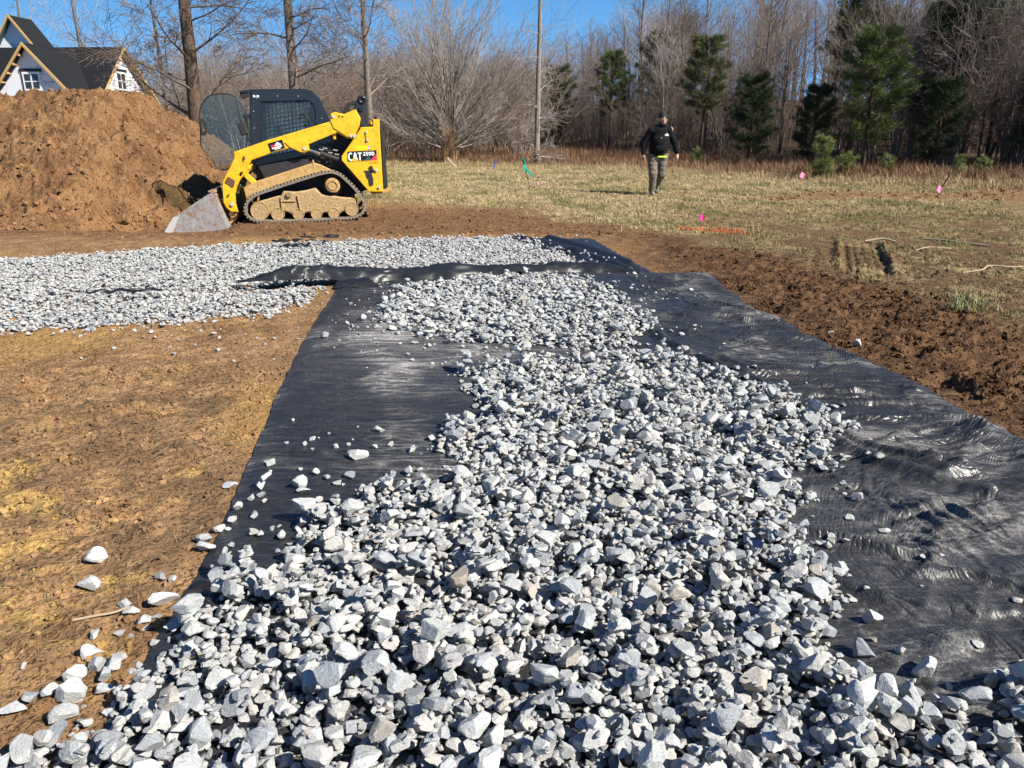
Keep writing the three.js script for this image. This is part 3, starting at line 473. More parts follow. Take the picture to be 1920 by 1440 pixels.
{
  const single = new Set(singles), cv = new THREE.Vector3(), seen = [];
  for (const s of stones) {
    if (!s) continue;
    cv.set(s.x, s.y, s.z); const d = cv.distanceTo(camera.position), p = cv.clone().applyMatrix4(new THREE.Matrix4().makeRotationX(-camera.rotation.x).multiply(new THREE.Matrix4().makeTranslation(-camera.position.x, -camera.position.y, -camera.position.z)));
    const sx = p.x / -p.z / Math.tan(Math.PI * 27 / 180) * 0.75, sy = p.y / -p.z / Math.tan(Math.PI * 27 / 180);
    let up = 0; const ci = Math.round((s.x - HX0) / CELL), cj = Math.round((s.z - HZ0) / CELL); if (ci >= 0 && cj >= 0 && ci < HW && cj < HH) up = HM[cj * HW + ci] - (s.y + s.h * 0.82);
    s.score = (Math.abs(sx) < 1 && Math.abs(sy) < 1 && up < 0.012) ? (s.a * s.b) / (d * d) : 0;
    if (!single.has(s)) seen.push(s);
  }
  seen.sort((a, b) => b.score - a.score);
  const picked = new Set(seen.slice(0, 256));
  const tints = new Map(), tinted = (c) => { const k = c.join(); if (!tints.has(k)) { const m = stoneMat.clone(); m.color = C(...k.split(',').map(Number)); tints.set(k, m); } return tints.get(k); };
  const put = (s, label, group) => { const m = part('crushed_stone', ROCKS[s.v], tinted(s.c), scene); m.position.set(s.x, s.y, s.z); m.quaternion.copy(s.q); m.scale.set(s.a, s.h, s.b); tag(m, label, 'stone', group); };
  for (const s of singles) if (s) put(s, s.label, 'stones lying apart from the beds');
  const toneWord = ['light grey', 'mid grey', 'bright white', 'greenish white', 'bluish grey', 'slate grey', 'cream', 'pinkish', 'dark grey', 'tan', 'brown'];
  for (const s of picked) {
    const row = s.z > -1.75 ? 'along the picture bottom' : s.z > -2.15 ? 'in the near bed' : s.z > -2.8 ? 'halfway up the bed' : s.z > -3.9 ? 'in the upper bed' : 'on the far pile', u = s.x / -s.z;
    const side = u < -0.36 ? 'towards the clay' : u < -0.12 ? 'left of the middle' : u < 0.12 ? 'in the middle' : u < 0.36 ? 'right of the middle' : 'towards the bare fabric';
    const shape = s.b / s.a < 0.72 ? 'oblong' : s.h / s.a > 0.66 ? 'blocky' : 'angular', l = `${s.a > 0.034 ? 'large ' : ''}${toneWord[TONES.indexOf(s.c)] ?? 'grey'} ${shape} stone ${row}, ${side}`;
    put(s, l, l);
  }
  const bed = new THREE.Group(); bed.name = 'crushed_stone_beds'; scene.add(bed); tag(bed, 'countless smaller pale grey crushed stones heaped on the fabric and driveway', 'gravel', null, 'stuff');
  const byV = ROCKS.map(() => []), byF = ROCKS_FAR.map(() => []);
  for (const s of stones) { if (!s || picked.has(s) || single.has(s)) continue; const far = s.z < -4.6; (far ? byF[s.v % 14] : byV[s.v]).push({ m: M4(V(s.x, s.y, s.z), s.q, V(s.a, s.h, s.b)), c: s.c }); }
  byV.forEach((l, i) => l.length && tag(instanced('stones', ROCKS[i], stoneMat, l, bed), null, null, null, 'stuff'));
  byF.forEach((l, i) => l.length && tag(instanced('stones', ROCKS_FAR[i], stoneMat, l, bed), null, null, null, 'stuff'));
  console.log('stones', stones.length);
}
// ---------------------------------------------------------------- heap of excavated earth
const heapMat = std([1.05, 1.0, 0.96], 0.97, { map: soilMap, bumpMap: soilBump, bumpScale: 0.012, vertexColors: true, specularIntensity: 0.2 });
function heapHeight(x, z) {
  const cx = -9.8, cz = -15.9, px = Math.max(0, Math.abs(x - cx) - (x > cx ? 2.3 : 5)), pz = Math.max(0, Math.abs(z - cz) - 0.9);
  const wob = 0.35 * fbm(x * 0.5, z * 0.5, 2), d = Math.hypot(px / (x > cx ? 2.65 : 4), pz / (z > cz ? 3.7 : 3)) + 0.10 * wob;
  let h = 2.02 * (1 - d) + 0.14 * fbm(x * 0.7 + 3, z * 0.7, 2) * sstep(1.1, 0.7, d);
  h = h > 1.9 ? 1.9 + (h - 1.9) * 0.5 : h;
  h += 0.10 * Math.exp(-Math.pow((x + 8.0) / 0.9, 2)) * sstep(1, 0.3, d);
  if (d < 1.08) { const k = sstep(1.08, 0.85, d), u = x * 0.8 + z * 0.5; h += k * (0.13 * (ridge(u * 0.9, (z - x * 0.35) * 1.6, 3) - 0.4) + 0.16 * (ridge(u * 2.2, z * 3.6 - x, 4) - 0.4) + 0.065 * fbm(x * 7, z * 7, 3) - 0.12 * sstep(0.6, 0.85, N2b(x * 1.7, z * 1.7 + 4))); }
  return h;
}
{
  const xs = axis([[-16, -11, 0.12, 0.05], [-11, -4.2, 0.035, 0.03]]), zs = axis([[-20, -16, 0.12, 0.045], [-16, -10.9, 0.04, 0.03]]);
  const g = sheet(xs, zs, (x, z) => {
    const gl = land(x, z), h = heapHeight(x, z), n = fbm(x * 1.2, z * 1.2, 3), m = fbm(x * 4, z * 4, 3, N2b);
    const c = mixC(mixC([0.340, 0.198, 0.100], [0.205, 0.112, 0.055], sstep(-0.35, 0.5, n + 0.5 * m)), [0.40, 0.25, 0.125], 0.5 * sstep(0.1, 0.5, m));
    return { y: gl + Math.max(-0.06, h), c };
  });
  tag(part('earth_heap', g, heapMat, scene), 'tall heap of loose orange-brown earth between the loader and the house', 'dirt pile');
}
const heapTop = (x, z) => land(x, z) + Math.max(-0.06, heapHeight(x, z));

// ---------------------------------------------------------------- loose clods, straw, grass (nobody could count them)
const clodGeo = [0, 1, 2, 3].map((i) => { const g = mergeVertices(new THREE.IcosahedronGeometry(1, 1).deleteAttribute('uv')), p = g.attributes.position; for (let k = 0; k < p.count; k++) { const v = V(p.getX(k), p.getY(k), p.getZ(k)), s = 1 + 0.5 * N3(v.x * 1.4 + i * 9, v.y * 1.4, v.z * 1.4); p.setXYZ(k, v.x * s, v.y * s, v.z * s); } const q = g.toNonIndexed(); q.computeVertexNormals(); return q; });
const clodMat = std([1, 1, 1], 1, { specularIntensity: 0.15 });
{
  const r = RNG(303), lists = [[], [], [], []];
  const add = (x, z, s, y, c) => { const k = 0.8 + r() * 0.35; lists[r() * 4 | 0].push({ m: M4(V(x, y + s * 0.15, z), E(r() * 6, r() * 6, r() * 6), V(s * (0.8 + r() * 0.7), s * (0.5 + r() * 0.4), s * (0.8 + r() * 0.5))), c: c.map((v) => v * k * 0.86) }); };
  const region = (n, x0, x1, z0, z1, s0, s1, dens) => { for (let i = 0; i < n; i++) { const x = lerp(x0, x1, r()), z = lerp(z0, z1, r()); if (fabricIn(x, z) > -0.02 || r() > dens(x, z)) continue; add(x, z, s0 + (s1 - s0) * Math.pow(r(), 4), land(x, z), landColour(x, z)); } };
  const clump = (x, z) => 0.12 + sstep(0.0, 0.6, fbm(x * 1.6, z * 1.6, 3));
  region(30000, -3.2, -1.0, -4.6, -1.2, 0.002, 0.015, (x, z) => clump(x, z) * 0.9);
  region(16000, -5, -1.3, -6.5, -3.8, 0.002, 0.012, (x, z) => clump(x, z) * 0.35);
  region(45000, 1.9, 4.6, -7.5, -2.6, 0.002, 0.010, (x, z) => (0.3 + clump(x, z)) * (1 - 0.6 * grassy(x, z)));
  region(30000, 1.9, 5.2, -9.5, -2.6, 0.003, 0.024, (x, z) => clump(x, z) * (1 - 0.6 * grassy(x, z)));
  region(16000, -6.5, 4, -16, -10.4, 0.004, 0.030, (x, z) => clump(x, z) * (1 - 0.9 * grassy(x, z)));
  region(1300, 4, 15, -20, -14, 0.01, 0.06, (x, z) => bareStrip(x, z));
  for (let i = 0; i < 9000; i++) { const x = lerp(-12, -4.5, r()), z = lerp(-17, -11, r()), h = heapHeight(x, z); if (h < 0.02) continue; const n = fbm(x * 4, z * 4, 3, N2b); add(x, z, 0.005 + 0.034 * Math.pow(r(), 6), heapTop(x, z), mixC([0.31, 0.175, 0.085], [0.20, 0.108, 0.052], sstep(-0.3, 0.4, n))); }
  for (let i = 0; i < 2600; i++) { const x = lerp(-11, -4.4, r()), z = lerp(-15, -10.7, r()), h = heapHeight(x, z); if (h > 0.35 || h < -0.35) continue; add(x, z, 0.012 + 0.05 * Math.pow(r(), 4), heapTop(x, z), mixC([0.31, 0.175, 0.085], [0.19, 0.102, 0.05], r())); }
  const g = new THREE.Group(); g.name = 'loose_soil'; scene.add(g); tag(g, 'crumbled brown earth clods strewn over the soil and the heap', 'soil', null, 'stuff');
  lists.forEach((l, i) => tag(instanced('clods', clodGeo[i], clodMat, l, g), null, null, null, 'stuff'));
}
function bladeTuft(seed, n, h, spread, width, bend) {
  const r = RNG(seed), pos = [], idx = [];
  for (let i = 0; i < n; i++) {
    const a = r() * 6.28, x = Math.cos(a) * spread * Math.sqrt(r()), z = Math.sin(a) * spread * Math.sqrt(r()), hh = h * (0.45 + 0.7 * r()), b = bend * (0.3 + r()), da = r() * 6.28, w = width * (0.7 + 0.6 * r()), nx = Math.cos(da + 1.57) * w, nz = Math.sin(da + 1.57) * w, k = pos.length / 3;
    for (const [t, ww] of [[0, 1], [0.5, 0.8], [1, 0.08]]) { const o = b * t * t, y = hh * (t - 0.35 * b / h * t * t * 0.6), cx = x + Math.cos(da) * o, cz = z + Math.sin(da) * o; pos.push(cx - nx * ww, y, cz - nz * ww, cx + nx * ww, y, cz + nz * ww); }
    idx.push(k, k + 1, k + 2, k + 1, k + 3, k + 2, k + 2, k + 3, k + 4, k + 3, k + 5, k + 4);
  }
  const g = new THREE.BufferGeometry(); g.setAttribute('position', new THREE.Float32BufferAttribute(pos, 3)); g.setIndex(idx); g.computeVertexNormals(); return g;
}
const bladeMat = new THREE.MeshPhysicalMaterial({ color: 0xffffff, roughness: 0.85, side: THREE.DoubleSide, specularIntensity: 0.25, transmission: 0.0 });
{
  const r = RNG(909), G = new THREE.Group(); G.name = 'grass'; scene.add(G); tag(G, 'short dormant tan grass with green patches across the field', 'grass', null, 'stuff');
  const short = [1, 2, 3].map((i) => bladeTuft(i, 16, 0.055, 0.05, 0.0030, 0.05)), lists = [[], [], []];
  const tan = [0.52, 0.42, 0.235], tan2 = [0.37, 0.285, 0.15], green = [0.155, 0.175, 0.058];
  const put = (L, x, z, s, c, y = land(x, z)) => { const k = 0.75 + r() * 0.5; L.push({ m: M4(V(x, y - 0.004, z), E((r() - 0.5) * 0.5, r() * 6.28, (r() - 0.5) * 0.5), V(s, s * (0.6 + r() * 0.7), s)), c: c.map((v) => v * k) }); };
  for (let i = 0; i < 120000; i++) {
    const d = Math.pow(r(), 0.55), z = -3 - 30 * d, x = lerp(-6, 4 + 14 * d, r()), g = grassy(x, z) * (1 - 0.92 * bareStrip(x, z)) * (1 - meadowy(x, z)); if (r() > g * g * 0.95 + (g > 0.03 ? 0.03 : 0)) continue;
    const torn = sstep(2.2, 3.4, x) * sstep(-16.5, -12, z); if (torn > 0 && (r() < 0.45 * torn + torn * 0.6 * sstep(-0.2, 0.3, fbm(x * 0.8 + 11, z * 0.8, 3)) || markDepth(x, z) < -0.004)) continue;
    const gr = sstep(0.0, 0.5, fbm(x * 0.45 + 3, z * 0.45 + 7, 3) + 0.35 * (r() - 0.5));
    put(lists[i % 3], x, z, 0.55 + 0.8 * r() + 0.5 * sstep(-14, -26, z), mixC(mixC(mixC(tan, tan2, r()), [0.21, 0.165, 0.075], 0.7 * torn), green, gr * 0.65));
  }
  lists.forEach((l, i) => tag(instanced('tufts', short[i], bladeMat, l, G), null, null, null, 'stuff'));
  const tall = [4, 5, 6].map((i) => bladeTuft(i, 22, 0.17, 0.16, 0.0045, 0.12)), lt = [[], [], []];
  for (let i = 0; i < 3600; i++) { const x = lerp(-8, 20, r()), z = table(MEADOW_EDGE, x) + 1.6 - 3.6 * r() + (r() - 0.5) * 1.4; put(lt[i % 3], x, z, 0.5 + 0.9 * r(), mixC([0.47, 0.37, 0.20], [0.30, 0.21, 0.11], r())); }
  lt.forEach((l, i) => tag(instanced('tall_tufts', tall[i], bladeMat, l, G), null, null, null, 'stuff'));

  const Mw = new THREE.Group(); Mw.name = 'meadow_weeds'; scene.add(Mw); tag(Mw, 'reddish brown dead weeds filling the meadow before the woods', 'weeds', null, 'stuff');
  const weed = [7, 8, 9].map((i) => bladeTuft(i, 26, 0.30, 0.30, 0.006, 0.16)), lw = [[], [], []];
  for (let i = 0; i < 9000; i++) { const x = lerp(-26, 26, r()), a = table(MEADOW_EDGE, x) - 0.8, b = table(WOOD_EDGE, x) - 4; const z = lerp(a, b, Math.pow(r(), 1.3)); put(lw[i % 3], x, z, 0.5 + 0.9 * r(), mixC([0.19, 0.105, 0.062], [0.32, 0.22, 0.125], Math.pow(r(), 1.8) * sstep(-0.5, 0.6, fbm(x * 0.25, z * 0.25, 2) + 0.2))); }
  lw.forEach((l, i) => tag(instanced('weed_clumps', weed[i], bladeMat, l, Mw), null, null, null, 'stuff'));

  const S = new THREE.Group(); S.name = 'straw'; scene.add(S); tag(S, 'loose bits of pale straw and dead grass trodden into the soil', 'straw', null, 'stuff');
  const sg = [0, 1, 2].map((i) => { const c = new THREE.CatmullRomCurve3([V(-0.5, 0, 0), V(-0.15, 0.03, 0.05 * (i - 1)), V(0.2, 0.02, -0.06 * i), V(0.5, 0, 0.03)]); return new THREE.TubeGeometry(c, 6, 0.012, 4, false); }), ls = [[], [], []];
  const lay = (n, x0, x1, z0, z1, dens, l0, l1) => { for (let i = 0; i < n; i++) { const x = lerp(x0, x1, r()), z = lerp(z0, z1, r()); if (fabricIn(x, z) > -0.05 || r() > dens(x, z)) continue; const l = lerp(l0, l1, r() * r()), k = 0.6 + r() * 0.6; ls[i % 3].push({ m: M4(V(x, land(x, z) + 0.003, z), E((r() - 0.5) * 0.3, r() * 6.28, (r() - 0.5) * 0.35), V(l, l * 0.8, l * (0.35 + 0.5 * r()))), c: mixC([0.46, 0.36, 0.19], [0.24, 0.165, 0.085], r()).map((v) => v * k) }); } };
  lay(7500, -3.4, -1.0, -4.4, -1.25, (x, z) => 0.2 + 0.8 * sstep(-0.1, 0.5, fbm(x * 1.3, z * 1.3 + 5, 3)), 0.02, 0.11);
  lay(7000, 2, 6, -10, -2.6, (x, z) => 0.15 + 0.85 * grassy(x, z), 0.03, 0.16);
  lay(3000, 0, 14, -20, -10, (x, z) => 0.5, 0.05, 0.22);
  ls.forEach((l, i) => tag(instanced('straws', sg[i], bladeMat, l, S), null, null, null, 'stuff'));
}
{
  // a tussock left standing in the churned soil
  const g = merge([bladeTuft(61, 60, 0.20, 0.13, 0.0035, 0.12), bladeTuft(62, 40, 0.12, 0.2, 0.003, 0.1)]), T = part('grass_tussock', g, std([0.27, 0.28, 0.13], 0.8, { side: THREE.DoubleSide }), scene);
  T.position.set(3.85, land(3.85, -6.2), -6.2); T.scale.set(1.2, 1, 1); tag(T, 'lone pale green tussock of grass in the churned soil', 'grass tuft');
}
// ---------------------------------------------------------------- compact track loader
const shapeOf = (P, holes = []) => { const s = new THREE.Shape(P.map(([x, y]) => new THREE.Vector2(x, y))); for (const h of holes) s.holes.push(new THREE.Path(h.map(([x, y]) => new THREE.Vector2(x, y)))); return s; };
const plate = (P, z0, z1, bevel = 0.006, holes = []) => { const g = new THREE.ExtrudeGeometry(shapeOf(P, holes), { depth: Math.max(0.001, z1 - z0 - 2 * bevel), bevelEnabled: bevel > 0, bevelThickness: bevel, bevelSize: bevel, bevelSegments: 1, curveSegments: 8 }); g.translate(0, 0, z0 + bevel); return g; };
const cyl = (x, y, z, r, w, n = 20) => { const g = new THREE.CylinderGeometry(r, r, w, n); g.rotateX(Math.PI / 2); g.translate(x, y, z); return g; };
const box = (x, y, z, w, h, d, rz = 0, r = 0.006) => { const g = new RoundedBoxGeometry(w, h, d, 1, Math.min(r, w / 3, h / 3, d / 3)); g.rotateZ(rz); g.translate(x, y, z); return g; };
const rod = (a, b, r, n = 8) => { const A = V(...a), B = V(...b), g = new THREE.CylinderGeometry(r, r, A.distanceTo(B), n); g.applyQuaternion(new THREE.Quaternion().setFromUnitVectors(V(0, 1, 0), B.clone().sub(A).normalize())); g.translate((a[0] + b[0]) / 2, (a[1] + b[1]) / 2, (a[2] + b[2]) / 2); return g; };
const hose = (pts, r, n = 20) => new THREE.TubeGeometry(new THREE.CatmullRomCurve3(pts.map((p) => V(...p))), n, r, 7);
const boxUV = (g, k) => { const q = g.index ? g.toNonIndexed() : g; q.computeVertexNormals(); const p = q.attributes.position, n = q.attributes.normal, uv = new Float32Array(p.count * 2); for (let i = 0; i < p.count; i++) { const ax = Math.abs(n.getX(i)), ay = Math.abs(n.getY(i)), az = Math.abs(n.getZ(i)); uv[i * 2] = k * (ax > ay && ax > az ? p.getZ(i) : p.getX(i)); uv[i * 2 + 1] = k * (ay > ax && ay > az ? p.getZ(i) : p.getY(i)); } q.setAttribute('uv', new THREE.BufferAttribute(uv, 2)); return q; };
const mudMap = canvasTex(512, 512, speckle(91, '228,224,216', 7000, 1, 16, (r) => r < 0.65 ? `rgba(${205 + r * 70 | 0},${200 + r * 70 | 0},${192 + r * 66 | 0},0.35)` : `rgba(${120 + r * 60 | 0},${104 + r * 50 | 0},${86 + r * 40 | 0},0.25)`));
const mudBump = canvasTex(512, 512, speckle(92, '90,90,90', 4200, 1.5, 16, (r) => { const v = r * 255 | 0; return `rgba(${v},${v},${v},0.35)`; }), { srgb: false });
const dirtyYellow = canvasTex(512, 512, (g, w, h) => { speckle(93, '250,250,250', 1500, 0.6, 26, (r) => r < 0.8 ? `rgba(222,200,172,${0.05 + r * 0.10})` : `rgba(110,80,48,${0.03 + r * 0.07})`, 160, [110, 84, 52])(g, w, h); });
const steelMap = canvasTex(512, 512, (g, w, h) => { speckle(94, '188,186,184', 3800, 1, 18, (r) => r < 0.75 ? `rgba(${150 + r * 120 | 0},${150 + r * 115 | 0},${150 + r * 110 | 0},0.3)` : `rgba(165,95,45,0.22)`)(g, w, h); { const q = RNG(17); for (let i = 0; i < 46; i++) { g.fillStyle = `rgba(${150 + q() * 40 | 0},${88 + q() * 20 | 0},${40 + q() * 16 | 0},${0.05 + q() * 0.12})`; g.beginPath(); g.ellipse(q() * w, q() * h, 20 + q() * 70, 10 + q() * 34, q() * 3, 0, 6.3); g.fill(); } } const r = RNG(3); for (let i = 0; i < 240; i++) { g.strokeStyle = `rgba(${r() < 0.5 ? '235,235,240' : '90,80,70'},${0.1 + r() * 0.25})`; g.lineWidth = 0.5 + r(); const x = r() * w, y = r() * h, l = 20 + r() * 120; g.beginPath(); g.moveTo(x, y); g.lineTo(x + l, y + (r() - 0.5) * 14); g.stroke(); } });
const LM = { fitting: std([0.28, 0.27, 0.25], 0.45, { metalness: 0.5 }),
  yellow: std([0.86, 0.50, 0.012], 0.42, { map: dirtyYellow, clearcoat: 0.25, clearcoatRoughness: 0.35 }),
  dusty: std([0.66, 0.44, 0.18], 0.85, { map: mudMap, bumpMap: mudBump, bumpScale: 0.004 }),
  mud: std([0.58, 0.43, 0.25], 0.97, { map: mudMap, bumpMap: mudBump, bumpScale: 0.012, specularIntensity: 0.2 }),
  black: std([0.013, 0.013, 0.016], 0.33, { clearcoat: 0.5, clearcoatRoughness: 0.2 }),
  matte: std([0.018, 0.018, 0.019], 0.7), plateBlack: std([0.05, 0.05, 0.055], 0.55, { map: steelMap }),
  rubber: std([0.30, 0.27, 0.24], 0.9, { map: mudMap, bumpMap: mudBump, bumpScale: 0.004 }),
  steel: std([0.60, 0.60, 0.61], 0.55, { metalness: 0.15, map: steelMap }),
  rust: std([0.38, 0.27, 0.19], 0.8, { map: mudMap, bumpMap: mudBump, bumpScale: 0.002 }),
  chrome: std([0.75, 0.75, 0.76], 0.15, { metalness: 1 }), hose: std([0.02, 0.02, 0.02], 0.45), seat: std([0.03, 0.03, 0.032], 0.8),
  glass: new THREE.MeshPhysicalMaterial({ color: C(0.80, 0.87, 0.86), transmission: 1, thickness: 0, roughness: 0.03, ior: 1.5 }),
  doorGlass: new THREE.MeshPhysicalMaterial({ color: C(0.74, 0.79, 0.76), transmission: 1, thickness: 0, roughness: 0.02, ior: 1.5 }),
  lamp: std([0.9, 0.9, 0.9], 0.1, { clearcoat: 1 }), brass: std([0.45, 0.30, 0.12], 0.5, { metalness: 0.6 }), paleMetal: std([0.6, 0.58, 0.54], 0.5, { metalness: 0.3 }),
};
{
  const K = thing('track_loader', 'yellow and black compact track loader with open glass door and lowered bucket', 'loader', [LOADER.x, 0, LOADER.z], LOADER.yaw);
  // ---- tracks
  const outer = [[-0.924, 0.094], [-0.83, 0.028], [-0.606, 0.0], [-0.085, 0.0], [0.34, 0.008], [0.77, 0.033], [0.904, 0.095], [0.971, 0.201], [0.951, 0.330], [0.844, 0.502], [0.685, 0.673], [0.586, 0.757], [0.463, 0.800], [0.295, 0.781], [-0.024, 0.692], [-0.447, 0.564], [-0.785, 0.445], [-0.896, 0.354], [-0.953, 0.241], [-0.954, 0.157]];
  const loop = new THREE.CatmullRomCurve3(outer.map(([x, y]) => V(x, y, 0)), true, 'centripetal'), NL = 160, ring = loop.getSpacedPoints(NL).slice(0, NL);
  const offset = (d) => ring.map((p, i) => { const a = ring[(i + NL - 1) % NL], b = ring[(i + 1) % NL], t = b.clone().sub(a).normalize(); return [p.x - t.y * d, p.y + t.x * d]; });
  const inward = offset(0.045), core = offset(0.016);
  const beltGeos = (zc) => { const gs = [plate(core, zc - 0.16, zc + 0.16, 0, [inward.slice().reverse()])]; for (let i = 0; i < NL; i += 2) { const p = ring[i], q = ring[(i + 1) % NL], a = Math.atan2(q.y - p.y, q.x - p.x), cx = (core[i][0] + p.x) / 2, cy = (core[i][1] + p.y) / 2; for (const s of [-1, 1]) gs.push(box(cx + (s > 0 ? 0.008 : -0.006) * Math.cos(a), cy + (s > 0 ? 0.008 : -0.006) * Math.sin(a), zc + s * 0.082, 0.034, 0.030, 0.150, a, 0.004)); } return boxUV(merge(gs), 2); };
  for (const s of [1, -1]) {
    const zc = s * 0.64, T = part('track', beltGeos(zc), LM.rubber, K); T.userData.label = 'muddy rubber track';
    const fr = [[-0.782, 0.298], [-0.403, 0.395], [-0.362, 0.395], [-0.314, 0.467], [-0.129, 0.453], [0.02, 0.47], [0.168, 0.505], [0.264, 0.405], [0.578, 0.357], [0.791, 0.342], [0.793, 0.203], [0.564, 0.154], [0.496, 0.112], [0.411, 0.112], [0.309, 0.160], [0.198, 0.115], [0.117, 0.153], [0.013, 0.166], [-0.097, 0.112], [-0.181, 0.112], [-0.279, 0.172], [-0.381, 0.196], [-0.400, 0.115], [-0.493, 0.115], [-0.572, 0.147], [-0.753, 0.182]];
    const F = part('roller_frame', boxUV(plate(fr, zc - 0.07, zc + 0.115, 0.02), 1.6), LM.mud, K); F.userData.label = 'mud-caked roller frame';
    part('rib', boxUV(merge([box(-0.37, 0.30, zc + 0.125, 0.018, 0.20, 0.03), box(-0.10, 0.30, zc + 0.125, 0.016, 0.24, 0.03, 0.12), box(-0.245, 0.33, zc + 0.12, 0.2, 0.016, 0.03)]), 2), LM.mud, F);
    part('bolt', cyl(-0.245, 0.435, zc + 0.135, 0.042, 0.03, 8), LM.rust, F);
    for (const [x, y, r] of [[-0.717, 0.185, 0.145], [-0.443, 0.130, 0.105], [-0.121, 0.120, 0.09], [0.164, 0.120, 0.09], [0.442, 0.128, 0.09], [0.735, 0.185, 0.11]]) {
      const R = part('roller', boxUV(merge([cyl(x, y, zc - 0.09, r, 0.05), cyl(x, y, zc + 0.10, r, 0.05), cyl(x, y, zc, r * 0.55, 0.24)]), 2), LM.mud, K); part('rim', new THREE.TorusGeometry(r - 0.006, 0.006, 6, 28).translate(x, y, zc + 0.126), LM.dusty, R);
    }
    const D = part('drive_motor', boxUV(merge([cyl(0.455, 0.567, zc + 0.03, 0.118, 0.22, 28), cyl(0.455, 0.567, zc + 0.145, 0.10, 0.03, 28)]), 2), LM.dusty, K); part('hub_ring', new THREE.TorusGeometry(0.07, 0.007, 6, 24).translate(0.455, 0.567, zc + 0.165), LM.mud, D);
    part('sprocket', boxUV(merge([cyl(0.455, 0.567, zc - 0.04, 0.17, 0.05, 24)]), 2), LM.matte, K);
    const sk = [[-0.928, 0.543], [-0.735, 0.633], [0.177, 0.912], [0.279, 0.880], [0.470, 0.790], [0.290, 0.790], [-0.031, 0.705], [-0.458, 0.575], [-0.799, 0.455], [-0.907, 0.40]];
    part('fender', boxUV(plate(sk, s > 0 ? 0.50 : -0.70, s > 0 ? 0.70 : -0.50, 0.008), 1.4), LM.dusty, K).userData.label = 'dusty tan fender above the track';
    part('tie_down', box(0.175, 0.90, s * 0.69, 0.03, 0.13, 0.03, 0, 0.01), LM.dusty, K);
  }
  // ---- chassis
  part('chassis', boxUV(merge([plate([[-0.72, 0.28], [-0.74, 0.86], [0.05, 1.02], [0.62, 1.02], [1.2, 1.0], [1.2, 0.50], [0.98, 0.47], [0.55, 0.32]], -0.47, 0.47, 0.01)]), 1), LM.matte, K);
  for (const s of [1, -1]) part('side_panel', boxUV(plate([[-0.68, 0.864], [-0.009, 0.981], [0.174, 0.918], [-0.596, 0.687]], s > 0 ? 0.49 : -0.60, s > 0 ? 0.60 : -0.49, 0.006), 1), LM.plateBlack, K).userData.label = 'scuffed black side panel';
  part('step', boxUV(merge([box(-0.80, 0.62, 0, 0.05, 0.05, 0.9), box(-0.82, 0.45, 0, 0.06, 0.04, 0.7)]), 1), LM.matte, K);
  // ---- rear towers, engine bay, rear door
  const tower = [[0.969, 1.450], [1.159, 1.460], [1.165, 1.571], [1.250, 1.571], [1.248, 1.164], [1.252, 0.461], [1.036, 0.464], [0.632, 0.962], [0.636, 1.013], [0.854, 1.288]];
  for (const s of [1, -1]) {
    const t = part('rear_tower', boxUV(plate(tower, s > 0 ? 0.52 : -0.76, s > 0 ? 0.76 : -0.52, 0.01), 0.8), LM.yellow, K), zf = s > 0 ? 0.765 : -0.765;
    if (s > 0) {
      part('bolt_plate', merge([plate([[1.03, 1.40], [1.065, 1.40], [1.07, 1.25], [1.035, 1.25]], zf, zf + 0.012, 0.004)]), LM.yellow, t);
      for (const [x, y, r] of [[1.048, 1.385, 0.018], [1.053, 1.268, 0.02], [1.20, 0.53, 0.02], [1.17, 0.80, 0.025]]) part('bolt', cyl(x, y, zf + 0.012, r, 0.02, 10), LM.paleMetal, t);
      part('latch_recess', merge([plate([[0.97, 0.793], [1.141, 0.791], [1.13, 0.77], [1.085, 0.76], [1.11, 0.66], [1.106, 0.57], [1.07, 0.55], [1.041, 0.561], [1.035, 0.66], [1.01, 0.68], [0.995, 0.76]], zf - 0.004, zf + 0.006, 0.002)]), LM.matte, t).userData.label = 'dark latch opening';
      part('hinge', merge([box(1.095, 0.82, zf + 0.01, 0.05, 0.10, 0.02, 0.4)]), LM.matte, t);
    }
  }
  part('engine_cover', boxUV(merge([plate([[0.50, 1.02], [0.55, 1.40], [1.16, 1.46], [1.24, 1.50], [1.24, 0.52], [0.9, 0.50]], -0.52, 0.52, 0.02)]), 0.8), LM.matte, K);
  const rd = part('rear_door', boxUV(plate([[1.255, 1.49], [1.305, 1.49], [1.335, 0.53], [1.29, 0.51], [1.255, 0.55]], -0.70, 0.70, 0.012), 1), LM.matte, K);
  part('bumper', boxUV(merge([plate([[1.05, 0.455], [1.40, 0.50], [1.40, 0.47], [1.30, 0.43], [1.08, 0.42]], -0.70, 0.70, 0.006)]), 1), LM.dusty, K);
  part('door_hinge', box(1.29, 1.0, 0.71, 0.03, 0.9, 0.02), LM.matte, rd);
  // ---- lift arms and linkage
  const arm = [[-1.012, 1.084], [-0.486, 1.261], [0.497, 1.540], [0.516, 1.660], [0.569, 1.680], [0.712, 1.647], [0.893, 1.721], [0.958, 1.591], [0.930, 1.480], [0.833, 1.288], [0.730, 1.308], [0.589, 1.390], [0.120, 1.209], [0.122, 1.117], [0.047, 1.077], [-0.004, 1.088], [-0.151, 1.159], [-0.464, 1.080], [-0.778, 0.971], [-0.827, 0.891], [-0.821, 0.850], [-0.970, 0.689], [-1.044, 0.567], [-1.088, 0.444], [-1.095, 0.299], [-1.077, 0.183], [-1.158, 0.185], [-1.213, 0.238], [-1.254, 0.323], [-1.243, 0.590], [-1.225, 0.651], [-1.016, 0.993]];
  const hole = [[-0.985, 0.745], [-0.955, 0.79], [-0.905, 0.795], [-0.90, 0.745], [-0.94, 0.715]];
